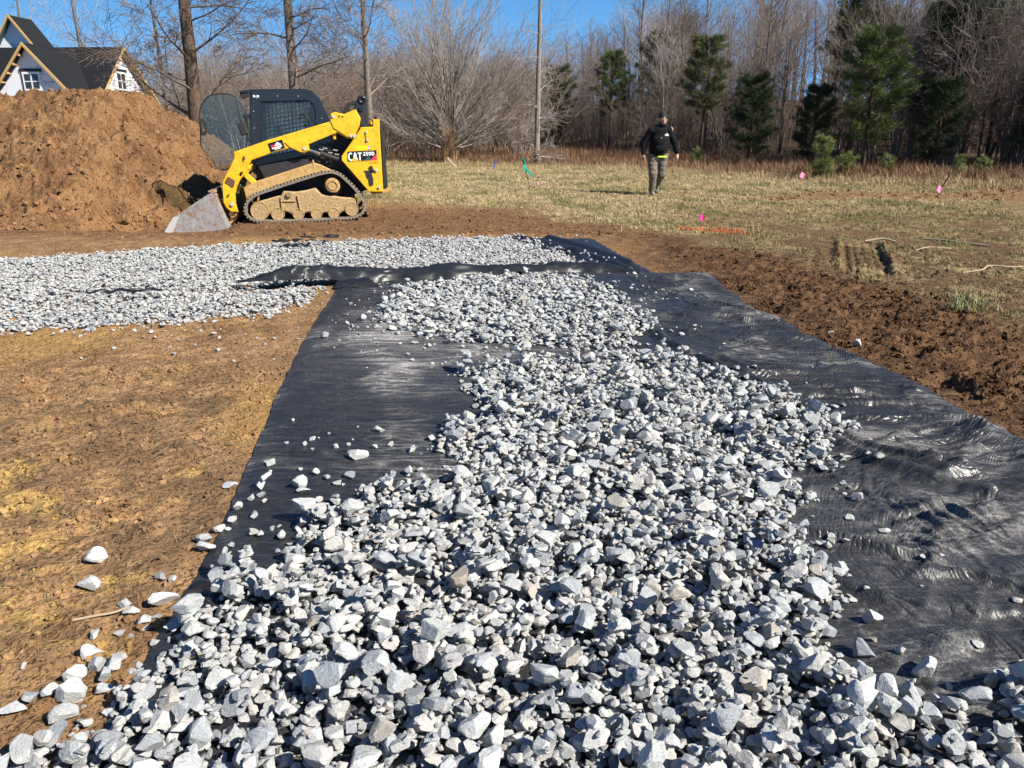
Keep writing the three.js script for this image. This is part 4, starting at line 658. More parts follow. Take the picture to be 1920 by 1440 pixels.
  for (const s of [1, -1]) {
    const z0 = s > 0 ? 0.60 : -0.72, z1 = s > 0 ? 0.72 : -0.60, zf = s > 0 ? z1 : z0;
    const A = part('lift_arm', boxUV(plate(arm, z0, z1, 0.01, [hole]), 0.8), LM.yellow, K);
    for (const P of [[[0.50, 1.545], [0.515, 1.655], [0.57, 1.675], [0.72, 1.64], [0.89, 1.715], [0.952, 1.59], [0.925, 1.48], [0.83, 1.30], [0.74, 1.32], [0.54, 1.45]], [[-0.23, 1.235], [0.10, 1.26], [0.115, 1.13], [0.045, 1.085], [-0.004, 1.092], [-0.16, 1.165]]]) part('gusset', boxUV(plate(P, s > 0 ? zf - 0.002 : zf - 0.014, s > 0 ? zf + 0.014 : zf + 0.002, 0.003), 0.8), LM.yellow, A);
    part('brace', boxUV(merge([plate([[-0.86, 0.90], [-0.80, 0.95], [-0.77, 0.90], [-0.86, 0.76], [-0.74, 0.64], [-0.70, 0.60], [-0.76, 0.56], [-0.88, 0.68], [-0.93, 0.74]], z0 - 0.02, z0 + 0.05, 0.006)]), 0.8), LM.yellow, A);
    part('pad', plate([[-1.205, 0.64], [-1.15, 0.725], [-1.045, 0.655], [-1.075, 0.57], [-1.10, 0.555]], s > 0 ? zf + 0.004 : zf - 0.010, s > 0 ? zf + 0.010 : zf - 0.004, 0), std([0.11, 0.062, 0.03], 0.8), A).userData.label = 'dark brown grip patch';
    for (const [x, y, r] of [[0.06, 1.14, 0.028], [0.86, 1.33, 0.03], [0.80, 1.33, 0.022], [-1.13, 0.30, 0.03], [0.545, 1.62, 0.022], [0.64, 1.63, 0.012], [0.69, 1.625, 0.012], [-0.87, 1.02, 0.012], [-0.87, 0.99, 0.012], [-1.17, 0.44, 0.014]]) part('pin', cyl(x, y, s > 0 ? zf + 0.018 : zf - 0.018, r, 0.02, 12), r > 0.02 ? LM.paleMetal : LM.matte, A);
    part('upright_link', boxUV(plate([[0.935, 1.871], [0.97, 1.931], [1.043, 1.935], [1.082, 1.892], [1.078, 1.551], [1.03, 1.36], [0.96, 1.36], [0.983, 1.480], [0.948, 1.591], [0.894, 1.732]], s > 0 ? 0.60 : -0.70, s > 0 ? 0.70 : -0.60, 0.012), 1), LM.matte, K);
    part('pivot_pin', merge([new THREE.TorusGeometry(0.045, 0.016, 8, 20).translate(1.008, 1.873, s * 0.705), cyl(0.985, 1.745, s * 0.705, 0.042, 0.03), cyl(0.985, 1.745, s * 0.72, 0.02, 0.03)]), LM.black, K);
    part('lift_cylinder', rod([0.30, 1.06, s * 0.62], [0.62, 0.945, s * 0.62], 0.042, 14), LM.matte, K);
    part('cylinder_rod', rod([0.06, 1.14, s * 0.645], [0.34, 1.045, s * 0.62], 0.022, 12), LM.chrome, K);
    part('tilt_cylinder', merge([rod([-0.96, 0.88, s * 0.55], [-1.12, 0.52, s * 0.55], 0.04, 12)]), LM.matte, K);
    part('tilt_rod', rod([-1.12, 0.52, s * 0.55], [-1.19, 0.30, s * 0.55], 0.022, 10), LM.chrome, K);
  }
  part('cross_tube', merge([rod([0.99, 1.74, -0.62], [0.99, 1.74, 0.62], 0.05, 14), rod([-1.13, 0.62, -0.62], [-1.13, 0.62, 0.62], 0.06, 14)]), LM.matte, K);
  part('link_guard', boxUV(plate([[0.70, 1.66], [0.78, 1.86], [0.94, 1.90], [0.95, 1.86], [0.83, 1.82], [0.78, 1.66]], -0.66, -0.56, 0.006), 1), LM.matte, K);
  const hz = [[[1.08, 1.62, 0.66], [1.16, 1.55, 0.66], [1.15, 1.46, 0.64]], [[1.06, 1.50, 0.68], [1.13, 1.49, 0.68], [1.15, 1.42, 0.66]], [[0.22, 1.16, 0.56], [0.42, 1.10, 0.58], [0.68, 1.12, 0.56]], [[0.30, 1.20, 0.54], [0.5, 1.16, 0.56], [0.72, 1.06, 0.54]], [[0.40, 1.22, 0.54], [0.56, 1.18, 0.56], [0.66, 1.14, 0.54]], [[0.20, 1.08, 0.55], [0.38, 1.02, 0.57], [0.60, 1.00, 0.56]], [[0.03, 1.66, 0.47], [0.12, 1.63, 0.5], [0.18, 1.50, 0.5]]];
  hz.forEach((p) => part('hydraulic_hose', hose(p, 0.013), LM.hose, K));
  for (const [x, y] of [[0.34, 1.14], [0.42, 1.07], [0.52, 1.045], [0.50, 1.11], [0.28, 1.12]]) part('hose_fitting', rod([x, y, 0.58], [x + 0.07, y - 0.012, 0.58], 0.016, 8), LM.fitting, K);
  part('coupling', rod([0.48, 0.985, 0.59], [0.58, 0.97, 0.59], 0.022, 8), LM.brass, K);
  part('arm_stop', box(0.545, 1.33, 0.66, 0.045, 0.11, 0.03, -0.15, 0.012), LM.yellow, K);
  // ---- cab
  const cabOut = [[-0.784, 0.90], [-0.784, 1.187], [-0.698, 1.956], [-0.647, 2.010], [0.116, 2.028], [0.237, 1.998], [0.329, 1.905], [0.492, 1.532], [0.47, 1.05], [-0.445, 0.88], [-0.594, 0.86]];
  const win = [[-0.573, 1.849], [0.165, 1.874], [0.245, 1.82], [0.275, 1.70], [0.265, 1.60], [0.237, 1.40], [0.10, 1.12], [-0.60, 1.0], [-0.637, 1.227]];
  for (const s of [1, -1]) {
    const z0 = s > 0 ? 0.42 : -0.46, z1 = s > 0 ? 0.46 : -0.42;
    const S = part('cab_side', boxUV(plate(cabOut, z0, z1, 0.012, [win.slice().reverse()]), 1), LM.black, K), bars = [];
    const inside = (x, y) => inPoly(win, x, y);
    const run = (fn, t0, t1) => { let a = null, st = 0.01; for (let t = t0; t <= t1 + st; t += st) { const [x, y] = fn(t), ok = t <= t1 && inside(x, y); if (ok && a === null) a = t; if (!ok && a !== null) { const p = fn(a), q = fn(t); bars.push(rod([...p, s * 0.435], [...q, s * 0.435], 0.0062, 5)); a = null; } } };
    for (let x = -0.66; x < 0.32; x += 0.062) run((t) => [x + 0.03 * (t - 1.4), t], 0.98, 1.9);
    for (let y = 0.7; y < 2.1; y += 0.062) run((t) => [t, y + 0.16 * (t + 0.2)], -0.7, 0.35);
    tag(part('window_guard', merge(bars), LM.matte, S), 'black steel mesh over the cab window').userData.kind = 'stuff';
    part('window_pane', boxUV(plate(win, s * 0.425 - 0.002, s * 0.425 + 0.002, 0), 1), LM.glass, S);
    for (const [x, y] of [[-0.62, 1.90], [-0.30, 1.93], [0.02, 1.93], [0.36, 1.60], [-0.70, 1.45], [-0.685, 1.70]]) part('screw', cyl(x, y, s * 0.463, 0.008, 0.01, 8), LM.paleMetal, S);
    if (s > 0) for (const x of [-0.655, -0.60]) part('bolt_cap', new THREE.SphereGeometry(0.02, 12, 8).scale(1, 1, 0.5).translate(x, 1.92, 0.465), LM.lamp, S);
  }
  part('cab_roof', boxUV(merge([plate([[-0.86, 1.975], [-0.84, 2.0], [-0.647, 2.018], [0.116, 2.034], [0.24, 2.003], [0.335, 1.908], [0.30, 1.90], [0.22, 1.97], [0.11, 1.995], [-0.62, 1.98]], -0.44, 0.44, 0.008)]), 1), LM.black, K);
  part('cab_rear', boxUV(plate([[0.30, 1.90], [0.335, 1.905], [0.50, 1.532], [0.48, 1.10], [0.44, 1.10], [0.46, 1.53]], -0.42, 0.42, 0.004), 1), LM.black, K);
  part('rear_pane', boxUV(plate([[0.296, 1.86], [0.300, 1.86], [0.43, 1.55], [0.426, 1.55]], -0.36, 0.36, 0), 1), LM.glass, K);
  part('cab_post', boxUV(merge([plate([[-0.80, 0.90], [-0.80, 1.187], [-0.715, 1.956], [-0.65, 1.98], [-0.70, 1.187], [-0.70, 0.90]], 0.36, 0.42, 0.006), plate([[-0.80, 0.90], [-0.80, 1.187], [-0.715, 1.956], [-0.65, 1.98], [-0.70, 1.187], [-0.70, 0.90]], -0.42, -0.36, 0.006)]), 1), LM.black, K);
  part('roof_bracket', merge([box(-0.80, 1.93, 0.40, 0.12, 0.07, 0.06, 0.4), box(-0.84, 1.97, 0.36, 0.06, 0.05, 0.1)]), LM.matte, K);
  part('seat', boxUV(merge([box(-0.05, 1.22, 0, 0.42, 0.12, 0.46, 0, 0.04), box(0.16, 1.48, 0, 0.12, 0.52, 0.44, -0.18, 0.04), box(0.22, 1.77, 0, 0.09, 0.14, 0.26, -0.18, 0.03)]), 1), LM.seat, K);
  for (const s of [1, -1]) { const c = part('armrest_console', boxUV(merge([box(-0.2, 1.30, s * 0.29, 0.4, 0.07, 0.1, 0, 0.02)]), 1), LM.seat, K); part('joystick', merge([rod([-0.36, 1.32, s * 0.29], [-0.39, 1.45, s * 0.29], 0.018, 8), new THREE.SphereGeometry(0.03, 10, 8).translate(-0.39, 1.47, s * 0.29)]), LM.seat, c); }
  // ---- swung-open door
  const dg = [[-1.478, 1.706], [-1.436, 1.803], [-1.335, 1.910], [-1.252, 1.944], [-1.016, 1.946], [-0.922, 1.904], [-0.853, 1.807], [-0.80, 1.708], [-0.835, 1.208], [-0.957, 1.046], [-1.097, 0.884], [-1.186, 0.819], [-1.267, 0.820], [-1.342, 0.866], [-1.388, 0.988], [-1.475, 1.090], [-1.525, 1.171], [-1.510, 1.371], [-1.499, 1.568]];
  const dc = new THREE.CatmullRomCurve3(dg.map(([x, y]) => V(x, y, 0)), true, 'centripetal').getSpacedPoints(90).slice(0, 90).map((p) => [p.x, p.y]);
  const DR = part('door', boxUV(plate(dc, 0.497, 0.503, 0), 1), LM.doorGlass, K); DR.userData.label = 'open smoked glass cab door';
  part('door_seal', new THREE.TubeGeometry(new THREE.CatmullRomCurve3(dc.map(([x, y]) => V(x, y, 0.5)), true), 180, 0.011, 6, true), LM.hose, DR);
  part('handle', merge([plate([[-1.50, 1.575], [-1.44, 1.585], [-1.405, 1.545], [-1.415, 1.42], [-1.44, 1.345], [-1.495, 1.35]], 0.503, 0.53, 0.01, [[[-1.46, 1.54], [-1.44, 1.40], [-1.475, 1.40], [-1.478, 1.53]]])]), LM.matte, DR);
  part('wiper', merge([rod([-0.935, 1.87, 0.515], [-0.89, 1.55, 0.515], 0.008), rod([-0.89, 1.55, 0.515], [-0.86, 1.36, 0.515], 0.010)]), LM.hose, DR);
  part('wiper_motor', boxUV(merge([box(-0.865, 1.44, 0.53, 0.13, 0.2, 0.07, 0.25, 0.03)]), 1), LM.matte, DR);
  part('hinge', merge([box(-0.80, 1.62, 0.47, 0.09, 0.06, 0.06), cyl(-0.815, 1.62, 0.5, 0.03, 0.08), box(-0.815, 1.54, 0.5, 0.04, 0.16, 0.04), box(-0.80, 1.28, 0.47, 0.09, 0.05, 0.06)]), LM.black, DR);
  part('gas_strut', rod([-0.875, 1.40, 0.51], [-0.815, 1.35, 0.47], 0.012, 8), LM.chrome, DR);
  // ---- bucket
  const G0 = -0.115, bs = [[-2.187, G0 - 0.01], [-2.005, 0.123], [-1.459, 0.460], [-1.398, 0.479], [-1.214, G0 + 0.03], [-1.27, G0]];
  const Bk = part('bucket', boxUV(merge([plate([[-2.10, G0], [-2.10, G0 + 0.022], [-1.30, G0 + 0.022], [-1.235, G0 + 0.06], [-1.395, 0.44], [-1.40, 0.485], [-1.372, 0.485], [-1.205, G0 + 0.06], [-1.22, G0 + 0.01], [-1.27, G0]], -0.84, 0.84, 0.004)]), 1), LM.steel, K);
  for (const s of [1, -1]) { const sp = part('side_plate', boxUV(plate(bs, s > 0 ? 0.842 : -0.862, s > 0 ? 0.862 : -0.842, 0.004), 1), LM.steel, Bk); part('side_wear_strip', boxUV(plate([[-2.19, G0 - 0.008], [-2.01, 0.125], [-1.93, 0.13], [-2.06, G0 - 0.008]], s > 0 ? 0.864 : -0.874, s > 0 ? 0.874 : -0.864, 0.003), 1), LM.paleMetal, sp); }
  part('cutting_edge', boxUV(plate([[-2.215, G0 - 0.012], [-2.04, G0 + 0.03], [-2.04, G0 + 0.002]], -0.866, 0.866, 0.002), 1), LM.paleMetal, Bk);
  part('top_lip', boxUV(merge([box(-1.39, 0.50, 0, 0.07, 0.05, 1.70, 0.3), box(-1.40, 0.47, 0, 0.14, 0.02, 1.68, -0.6)]), 1), LM.rust, Bk);
  for (const s of [1, -1]) part('quick_coupler', boxUV(merge([plate([[-1.33, 0.36], [-1.22, 0.40], [-1.10, 0.24], [-1.08, 0.10], [-1.15, 0.0], [-1.22, -0.02], [-1.20, 0.10]], s > 0 ? 0.44 : -0.60, s > 0 ? 0.60 : -0.44, 0.008), box(-1.15, 0.13, s * 0.63, 0.11, 0.10, 0.06, 0.5, 0.02)]), 1), LM.dusty, K);
  part('coupler_bar', boxUV(merge([plate([[-1.34, 0.34], [-1.24, 0.37], [-1.19, 0.10], [-1.235, 0.02]], -0.60, 0.60, 0.006)]), 1), LM.matte, K);
  // ---- printed decals, flat film on the steel
  const decal = (name, w, h, px, draw, x, y, z, rz = 0, label) => { const t = canvasTex(px, Math.round(px * h / w), draw); t.wrapS = t.wrapT = THREE.ClampToEdgeWrapping; const m = part(name, new THREE.PlaneGeometry(w, h).rotateZ(rz).translate(x, y, z), new THREE.MeshPhysicalMaterial({ map: t, roughness: 0.4 }), K); if (label) m.userData.label = label; return m; };
  decal('model_decal', 0.468, 0.172, 512, (g, w, h) => {
    g.fillStyle = '#f7b500'; g.fillRect(0, 0, w, h); g.fillStyle = '#161616'; g.beginPath(); g.moveTo(w * 0.01, h * 0.06); g.lineTo(w, 0); g.lineTo(w, h * 0.92); g.lineTo(0, h * 0.97); g.fill();
    g.fillStyle = '#d23b46'; g.beginPath(); g.moveTo(w * 0.97, h * 0.36); g.lineTo(w, h * 0.36); g.lineTo(w, h * 0.92); g.lineTo(w * 0.76, h * 0.93); g.fill(); g.fillStyle = '#4a4c50'; g.beginPath(); g.moveTo(w * 0.55, h * 0.93); g.lineTo(w * 0.70, h * 0.52); g.lineTo(w * 0.80, h * 0.75); g.lineTo(w * 0.9, h * 0.5); g.lineTo(w * 0.78, h * 0.93); g.fill();
    g.font = `bold ${h * 1.02 | 0}px sans-serif`; g.textBaseline = 'alphabetic'; g.fillStyle = '#fff'; g.strokeStyle = '#111'; g.lineWidth = 6; g.save(); g.translate(w * 0.012, h * 0.90); g.scale(w * 0.48 / g.measureText('CAT').width, 1); g.strokeText('CAT', 0, 0); g.fillText('CAT', 0, 0); g.restore();
    g.fillStyle = '#f5b800'; g.beginPath(); g.moveTo(w * 0.13, h * 0.93); g.lineTo(w * 0.245, h * 0.55); g.lineTo(w * 0.36, h * 0.93); g.fill();
    g.fillStyle = '#fff'; g.font = `bold ${h * 0.46 | 0}px sans-serif`; g.save(); g.translate(w * 0.53, h * 0.46); g.scale(w * 0.40 / g.measureText('259D').width, 1); g.fillText('259D', 0, 0); g.restore();
  }, 0.955, 1.02, 0.7635, 0.02, 'white CAT 259D lettering on black');
  decal('name_sticker', 0.225, 0.057, 256, (g, w, h) => { g.fillStyle = '#f2e21a'; g.fillRect(0, 0, w * 0.80, h); g.fillStyle = '#e9e6da'; g.fillRect(w * 0.82, h * 0.05, w * 0.16, h * 0.8); g.fillStyle = '#333'; g.fillRect(w * 0.85, h * 0.2, w * 0.1, h * 0.25); g.font = `${h * 0.62 | 0}px sans-serif`; g.fillStyle = '#7a7000'; g.fillText('Carter', w * 0.2, h * 0.72); }, 0.98, 1.147, 0.7635, 0.01, 'yellow sticker');
  decal('warning_decal', 0.232, 0.135, 256, (g, w, h) => { g.fillStyle = '#17181a'; g.fillRect(0, 0, w, h); g.fillStyle = '#d8323f'; g.fillRect(w * 0.14, h * 0.30, w * 0.30, h * 0.26); g.fillStyle = '#f3f1f1'; g.beginPath(); g.moveTo(w * 0.42, h * 0.36); g.lineTo(w * 0.62, h * 0.10); g.lineTo(w * 0.82, h * 0.40); g.lineTo(w * 0.60, h * 0.34); g.fill(); g.fillRect(w * 0.40, h * 0.40, w * 0.44, h * 0.12); g.fillRect(w * 0.16, h * 0.60, w * 0.70, h * 0.12); g.fillRect(w * 0.30, h * 0.78, w * 0.44, h * 0.10); }, -0.367, 1.183, 0.7245, 0.27, 'black sticker with a red and white emblem');
  decal('part_number', 0.16, 0.02, 128, (g, w, h) => { g.fillStyle = '#eab000'; g.fillRect(0, 0, w, h); g.fillStyle = '#4a3a10'; for (let i = 0; i < 11; i++) g.fillRect(i * w / 11, h * 0.3, w / 16, h * 0.4); }, 1.13, 0.915, 0.7635, 0.02);
}
// ---------------------------------------------------------------- house under construction
{
  const wrap = canvasTex(1024, 1024, (g, w, h) => { g.fillStyle = '#eef0f6'; g.fillRect(0, 0, w, h); const r = RNG(8); g.fillStyle = 'rgba(150,150,200,0.12)'; for (let i = 0; i < 60; i++) g.fillRect(r() * w, r() * h, 20 + r() * 200, 1 + r() * 2); for (let i = 0; i < 14; i++) { g.save(); g.translate(r() * w, (i % 5) * 205 + 90 + r() * 30); g.rotate((r() - 0.5) * 0.12 + (i % 4 ? 0 : 0.9)); g.font = 'bold 52px sans-serif'; g.fillStyle = 'rgba(70,72,140,0.75)'; g.fillText('Tyvek', 0, 0); g.font = '20px sans-serif'; g.fillText('HomeWrap', 6, 26); g.restore(); } });
  const felt = canvasTex(512, 512, speckle(44, '70,70,74', 1800, 2, 40, (r) => { const v = 30 + r * 90 | 0; return `rgba(${v},${v},${v + 4},0.18)`; }));
  const wrapM = std([0.86, 0.86, 0.88], 0.55, { map: wrap }), feltM = std([0.042, 0.042, 0.047], 0.75, { map: felt }), wood = std([0.52, 0.33, 0.13], 0.7), wood2 = std([0.40, 0.24, 0.09], 0.8), white = std([0.8, 0.8, 0.8], 0.4), dark = std([0.02, 0.02, 0.022], 0.6), pane = std([0.03, 0.035, 0.04], 0.06, { specularIntensity: 1 }), green = std([0.05, 0.10, 0.09], 0.9);
  const Hs = thing('house', 'white-wrapped unfinished house with black felt roof behind the earth heap', 'house', [-18.24, 0, -38], -3 * Math.PI / 180);
  const quad = (a, b, c, d, t = 0.08) => { const A = V(...a), B = V(...b), Cc = V(...c), D = V(...d), n = B.clone().sub(A).cross(Cc.clone().sub(A)).normalize().multiplyScalar(t), P = [A, B, Cc, D, ...[A, B, Cc, D].map((p) => p.clone().sub(n))], g = new THREE.BufferGeometry(); const ix = [0, 1, 2, 0, 2, 3, 4, 6, 5, 4, 7, 6, 0, 4, 5, 0, 5, 1, 1, 5, 6, 1, 6, 2, 2, 6, 7, 2, 7, 3, 3, 7, 4, 3, 4, 0]; const pos = []; for (const i of ix) pos.push(P[i].x, P[i].y, P[i].z); g.setAttribute('position', new THREE.Float32BufferAttribute(pos, 3)); return boxUV(g, 0.28); };
  const wallX = (x, P, t = 0.15) => { const g = plate(P.map(([z, y]) => [-z, y]), 0, t, 0); g.rotateY(Math.PI / 2); g.translate(x - t, 0, 0); return boxUV(g, 0.28); };
  const wallZ = (z, P, t = 0.15) => { const g = plate(P, z - t, z, 0); return boxUV(g, 0.28); };
  const RY = 5.0, EV = 1.6, HD = 3.7, sl = (RY - EV) / HD;       // main roof
  part('wall', wallX(-0.02, [[HD - 0.4, 0], [HD - 0.4, EV + 0.3], [0, RY - 0.06], [-HD + 0.4, EV + 0.3], [-HD + 0.4, 0]]), wrapM, Hs);
  part('wall', wallZ(HD - 0.4, [[-12, 0], [-0.2, 0], [-0.2, EV + 0.2], [-12, EV + 0.2]]), wrapM, Hs);
  part('wall', wallZ(-HD + 0.55, [[-12, 0], [-0.2, 0], [-0.2, EV + 0.2], [-12, EV + 0.2]]), wrapM, Hs);
  part('wall', wallX(-12, [[HD - 0.4, 0], [HD - 0.4, EV + 0.3], [0, RY - 0.06], [-HD + 0.4, EV + 0.3], [-HD + 0.4, 0]]), wrapM, Hs);
  part('roof_slope', quad([-12.3, EV, HD], [0.32, EV, HD], [0.32, RY, 0], [-12.3, RY, 0]), feltM, Hs); part('roof_slope', quad([0.32, EV, -HD], [-12.3, EV, -HD], [-12.3, RY, 0], [0.32, RY, 0]), feltM, Hs);
  const rake = (x, s) => { const R = part('rake_board', quad([x, EV - 0.10, s * HD], [x, RY - 0.12, 0], [x, RY + 0.01, 0], [x, EV + 0.03, s * HD], s > 0 ? 0.05 : -0.05), wood, Hs); return R; };
  rake(0.34, 1); rake(0.34, -1);
  for (let i = 0; i < 9; i++) { const t = (i + 0.6) / 9.4; for (const s of [1, -1]) part('lookout', box(0.15, lerp(RY - 0.18, EV - 0.05, t), s * HD * t, 0.32, 0.09, 0.05), wood2, Hs); }
  part('soffit_board', quad([0.30, EV - 0.1, -HD], [0.30, RY - 0.12, 0], [0.0, RY - 0.12, 0], [0.0, EV - 0.1, -HD], 0.02), wood2, Hs);
  const windowX = (x, z, y, w, h) => { const Wn = part('window', box(x, y, z, 0.06, h, w, 0, 0.004), white, Hs); for (const sz of [-1, 1]) for (const sy of [-1, 1]) part('pane', box(x + 0.03, y + sy * h * 0.22, z + sz * w * 0.22, 0.02, h * 0.36, w * 0.34, 0, 0.002), pane, Wn); part('flashing', merge([box(x + 0.01, y + h * 0.58, z, 0.03, h * 0.16, w * 1.35, 0, 0.002), box(x + 0.01, y - h * 0.58, z, 0.03, h * 0.10, w * 1.25, 0, 0.002)]), dark, Wn); };
  windowX(0.0, 0.15, 3.52, 0.85, 0.80);
  // cross gable facing the field
  const cx = -1.95, CY = 4.82, zf = 3.6, hw = 2.75, ce = 1.65;
  part('wall', wallZ(zf, [[cx - hw + 0.3, 0], [cx + hw - 0.3, 0], [cx + hw - 0.3, ce + 0.3], [cx, CY - 0.05], [cx - hw + 0.3, ce + 0.3]]), wrapM, Hs);
  part('roof_slope', quad([cx + hw, ce, zf + 0.3], [cx + hw, ce, 1.0], [cx, CY, 0.0], [cx, CY, zf + 0.3]), feltM, Hs); part('roof_slope', quad([cx - hw, ce, 1.0], [cx - hw, ce, zf + 0.3], [cx, CY, zf + 0.3], [cx, CY, 0.0]), feltM, Hs);
  part('side_wall', wallX(cx + hw - 0.3, [[zf - 0.15, 0], [zf - 0.15, ce + 0.2], [2.9, ce + 0.2], [2.9, 0]]), wrapM, Hs);
  for (const s of [1, -1]) part('rake_board', quad([cx + s * hw, ce - 0.12, zf + 0.32], [cx, CY - 0.13, zf + 0.32], [cx, CY + 0.02, zf + 0.32], [cx + s * hw, ce + 0.03, zf + 0.32], s > 0 ? -0.05 : 0.05), wood, Hs);
  for (let i = 0; i < 8; i++) { const t = (i + 0.8) / 8.6; part('lookout', box(cx - hw * t, lerp(CY - 0.2, ce - 0.02, t), zf + 0.14, 0.05, 0.09, 0.30), wood2, Hs); }
  { const w = 0.78, h = 0.74, x = cx - 0.02, y = 3.33, Wn = part('window', box(x, y, zf + 0.02, w, h, 0.06, 0, 0.004), white, Hs); for (const sx of [-1, 1]) for (const sy of [-1, 1]) part('pane', box(x + sx * w * 0.22, y + sy * h * 0.21, zf + 0.05, w * 0.34, h * 0.35, 0.02, 0, 0.002), pane, Wn); part('flashing', merge([box(x, y + h * 0.60, zf + 0.03, w * 1.25, h * 0.17, 0.03, 0, 0.002), box(x - w * 0.55, y - 0.05, zf + 0.02, 0.05, h * 1.05, 0.03, 0, 0.002)]), dark, Wn); }
  // taller gable farther back
  const bx = -6.7, BY = 6.75, zb = -2.9;
  part('wall', wallZ(zb, [[bx - 4, 0], [bx + 3.2, 0], [bx + 3.2, 2.4], [bx, BY - 0.05], [bx - 4, 1.4]]), wrapM, Hs);
  part('roof_slope', quad([bx + 3.4, 2.1, zb + 0.35], [bx + 3.4, 2.1, zb - 1.4], [bx, BY, zb - 1.4], [bx, BY, zb + 0.35]), feltM, Hs); part('roof_slope', quad([bx - 4.3, 0.95, zb - 1.4], [bx - 4.3, 0.95, zb + 0.35], [bx, BY, zb + 0.35], [bx, BY, zb - 1.4]), green, Hs);
  part('rake_board', quad([bx + 3.4, 1.97, zb + 0.37], [bx, BY - 0.14, zb + 0.37], [bx, BY + 0.02, zb + 0.37], [bx + 3.4, 2.13, zb + 0.37], -0.05), wood, Hs);
  part('rake_board', quad([bx - 4.3, 0.82, zb + 0.37], [bx, BY - 0.14, zb + 0.37], [bx, BY + 0.02, zb + 0.37], [bx - 4.3, 0.98, zb + 0.37], 0.05), wood, Hs);
  for (let i = 0; i < 7; i++) { const t = (i + 0.8) / 8; part('lookout', box(bx + 3.4 * t, lerp(BY - 0.2, 2.0, t), zb + 0.17, 0.05, 0.09, 0.32), wood2, Hs); }
}
// ---------------------------------------------------------------- trees
class Wood {
  constructor(seed) { this.r = RNG(seed); this.t = { p: [], n: [], i: [] }; this.c = { p: [], n: [], i: [] }; }
  tube(B, pts, rad, sides) {
    const n = pts.length, base = B.p.length / 3, up = V(), a = V(), b = V(), q = V();
    let ref = V(1, 0, 0);
    for (let k = 0; k < n; k++) {
      up.copy(pts[Math.min(n - 1, k + 1)]).sub(pts[Math.max(0, k - 1)]).normalize(); if (Math.abs(up.dot(ref)) > 0.9) ref = V(0, 0, 1); a.copy(ref).addScaledVector(up, -ref.dot(up)).normalize(); b.copy(up).cross(a);
      for (let s = 0; s < sides; s++) { const g = s / sides * 6.2832; q.copy(a).multiplyScalar(Math.cos(g)).addScaledVector(b, Math.sin(g)); B.n.push(q.x, q.y, q.z); B.p.push(pts[k].x + q.x * rad[k], pts[k].y + q.y * rad[k], pts[k].z + q.z * rad[k]); }
    }
    for (let k = 0; k < n - 1; k++) for (let s = 0; s < sides; s++) { const o = base + k * sides, t = (s + 1) % sides; B.i.push(o + s, o + t, o + sides + s, o + t, o + sides + t, o + sides + s); }
  }
  branch(p, d, len, rad, lvl, o) {
    const r = this.r, n = lvl === 0 ? 14 : lvl === 1 ? 7 : lvl === 2 ? 5 : 3, pts = [p.clone()], rs = [rad], dir = d.clone(), cur = p.clone(), wob = o.wobble[Math.min(lvl, 3)];
    for (let k = 1; k <= n; k++) { dir.x += (r() - 0.5) * wob; dir.z += (r() - 0.5) * wob; dir.y += (r() - 0.5) * wob * 0.7 + o.rise[Math.min(lvl, 3)]; dir.normalize(); cur.addScaledVector(dir, len / n); pts.push(cur.clone()); rs.push(Math.max(o.minR, rad * (lvl === 0 ? Math.pow(1 - 0.9 * k / n, 0.75) : 1 - 0.75 * k / n))); }
    if (lvl === 0 && o.flare) rs[0] *= 1.35;
    this.tube(lvl < (o.trunkLevels ?? 1) ? this.t : this.c, pts, rs, lvl === 0 ? 8 : lvl === 1 ? 5 : 3);
    if (lvl >= o.levels) return;
    const kids = Math.round(o.kids[lvl] * (0.8 + 0.4 * r())), t0 = o.start[Math.min(lvl, o.start.length - 1)];
    for (let i = 0; i < kids; i++) {
      const t = t0 + (0.98 - t0) * Math.pow((i + r()) / kids, lvl === 0 ? (o.bias ?? 1) : 1), f = t * n, k = Math.min(n - 1, f | 0), q = pts[k].clone().lerp(pts[k + 1], f - k), ax = pts[k + 1].clone().sub(pts[k]).normalize();
      const side = V(r() - 0.5, (r() - 0.5) * 0.6, r() - 0.5); side.addScaledVector(ax, -side.dot(ax)).normalize();
      const ang = o.angle[Math.min(lvl, 3)] * (0.75 + 0.5 * r()), nd = ax.clone().multiplyScalar(Math.cos(ang)).addScaledVector(side, Math.sin(ang)).normalize();
      const ll = len * o.ratio[Math.min(lvl, 3)] * (0.55 + 0.6 * r()) * (lvl === 0 ? (o.taper ? 1 - o.taper * (t - t0) / (1 - t0) : 1) : 1);
      this.branch(q, nd, ll, Math.max(o.minR, rs[k] * o.rr[Math.min(lvl, 3)] * (0.7 + 0.4 * r())), lvl + 1, o);
    }
  }
  geo(B, uvk = 1) { const g = new THREE.BufferGeometry(); g.setAttribute('position', new THREE.Float32BufferAttribute(B.p, 3)); g.setAttribute('normal', new THREE.Float32BufferAttribute(B.n, 3)); const uv = new Float32Array(B.p.length / 3 * 2); for (let i = 0; i < uv.length / 2; i++) { uv[i * 2] = Math.atan2(B.n[i * 3 + 2], B.n[i * 3]) / 3.1416 * uvk; uv[i * 2 + 1] = B.p[i * 3 + 1] * uvk; } g.setAttribute('uv', new THREE.BufferAttribute(uv, 2)); g.setIndex(B.i); return g; }
}
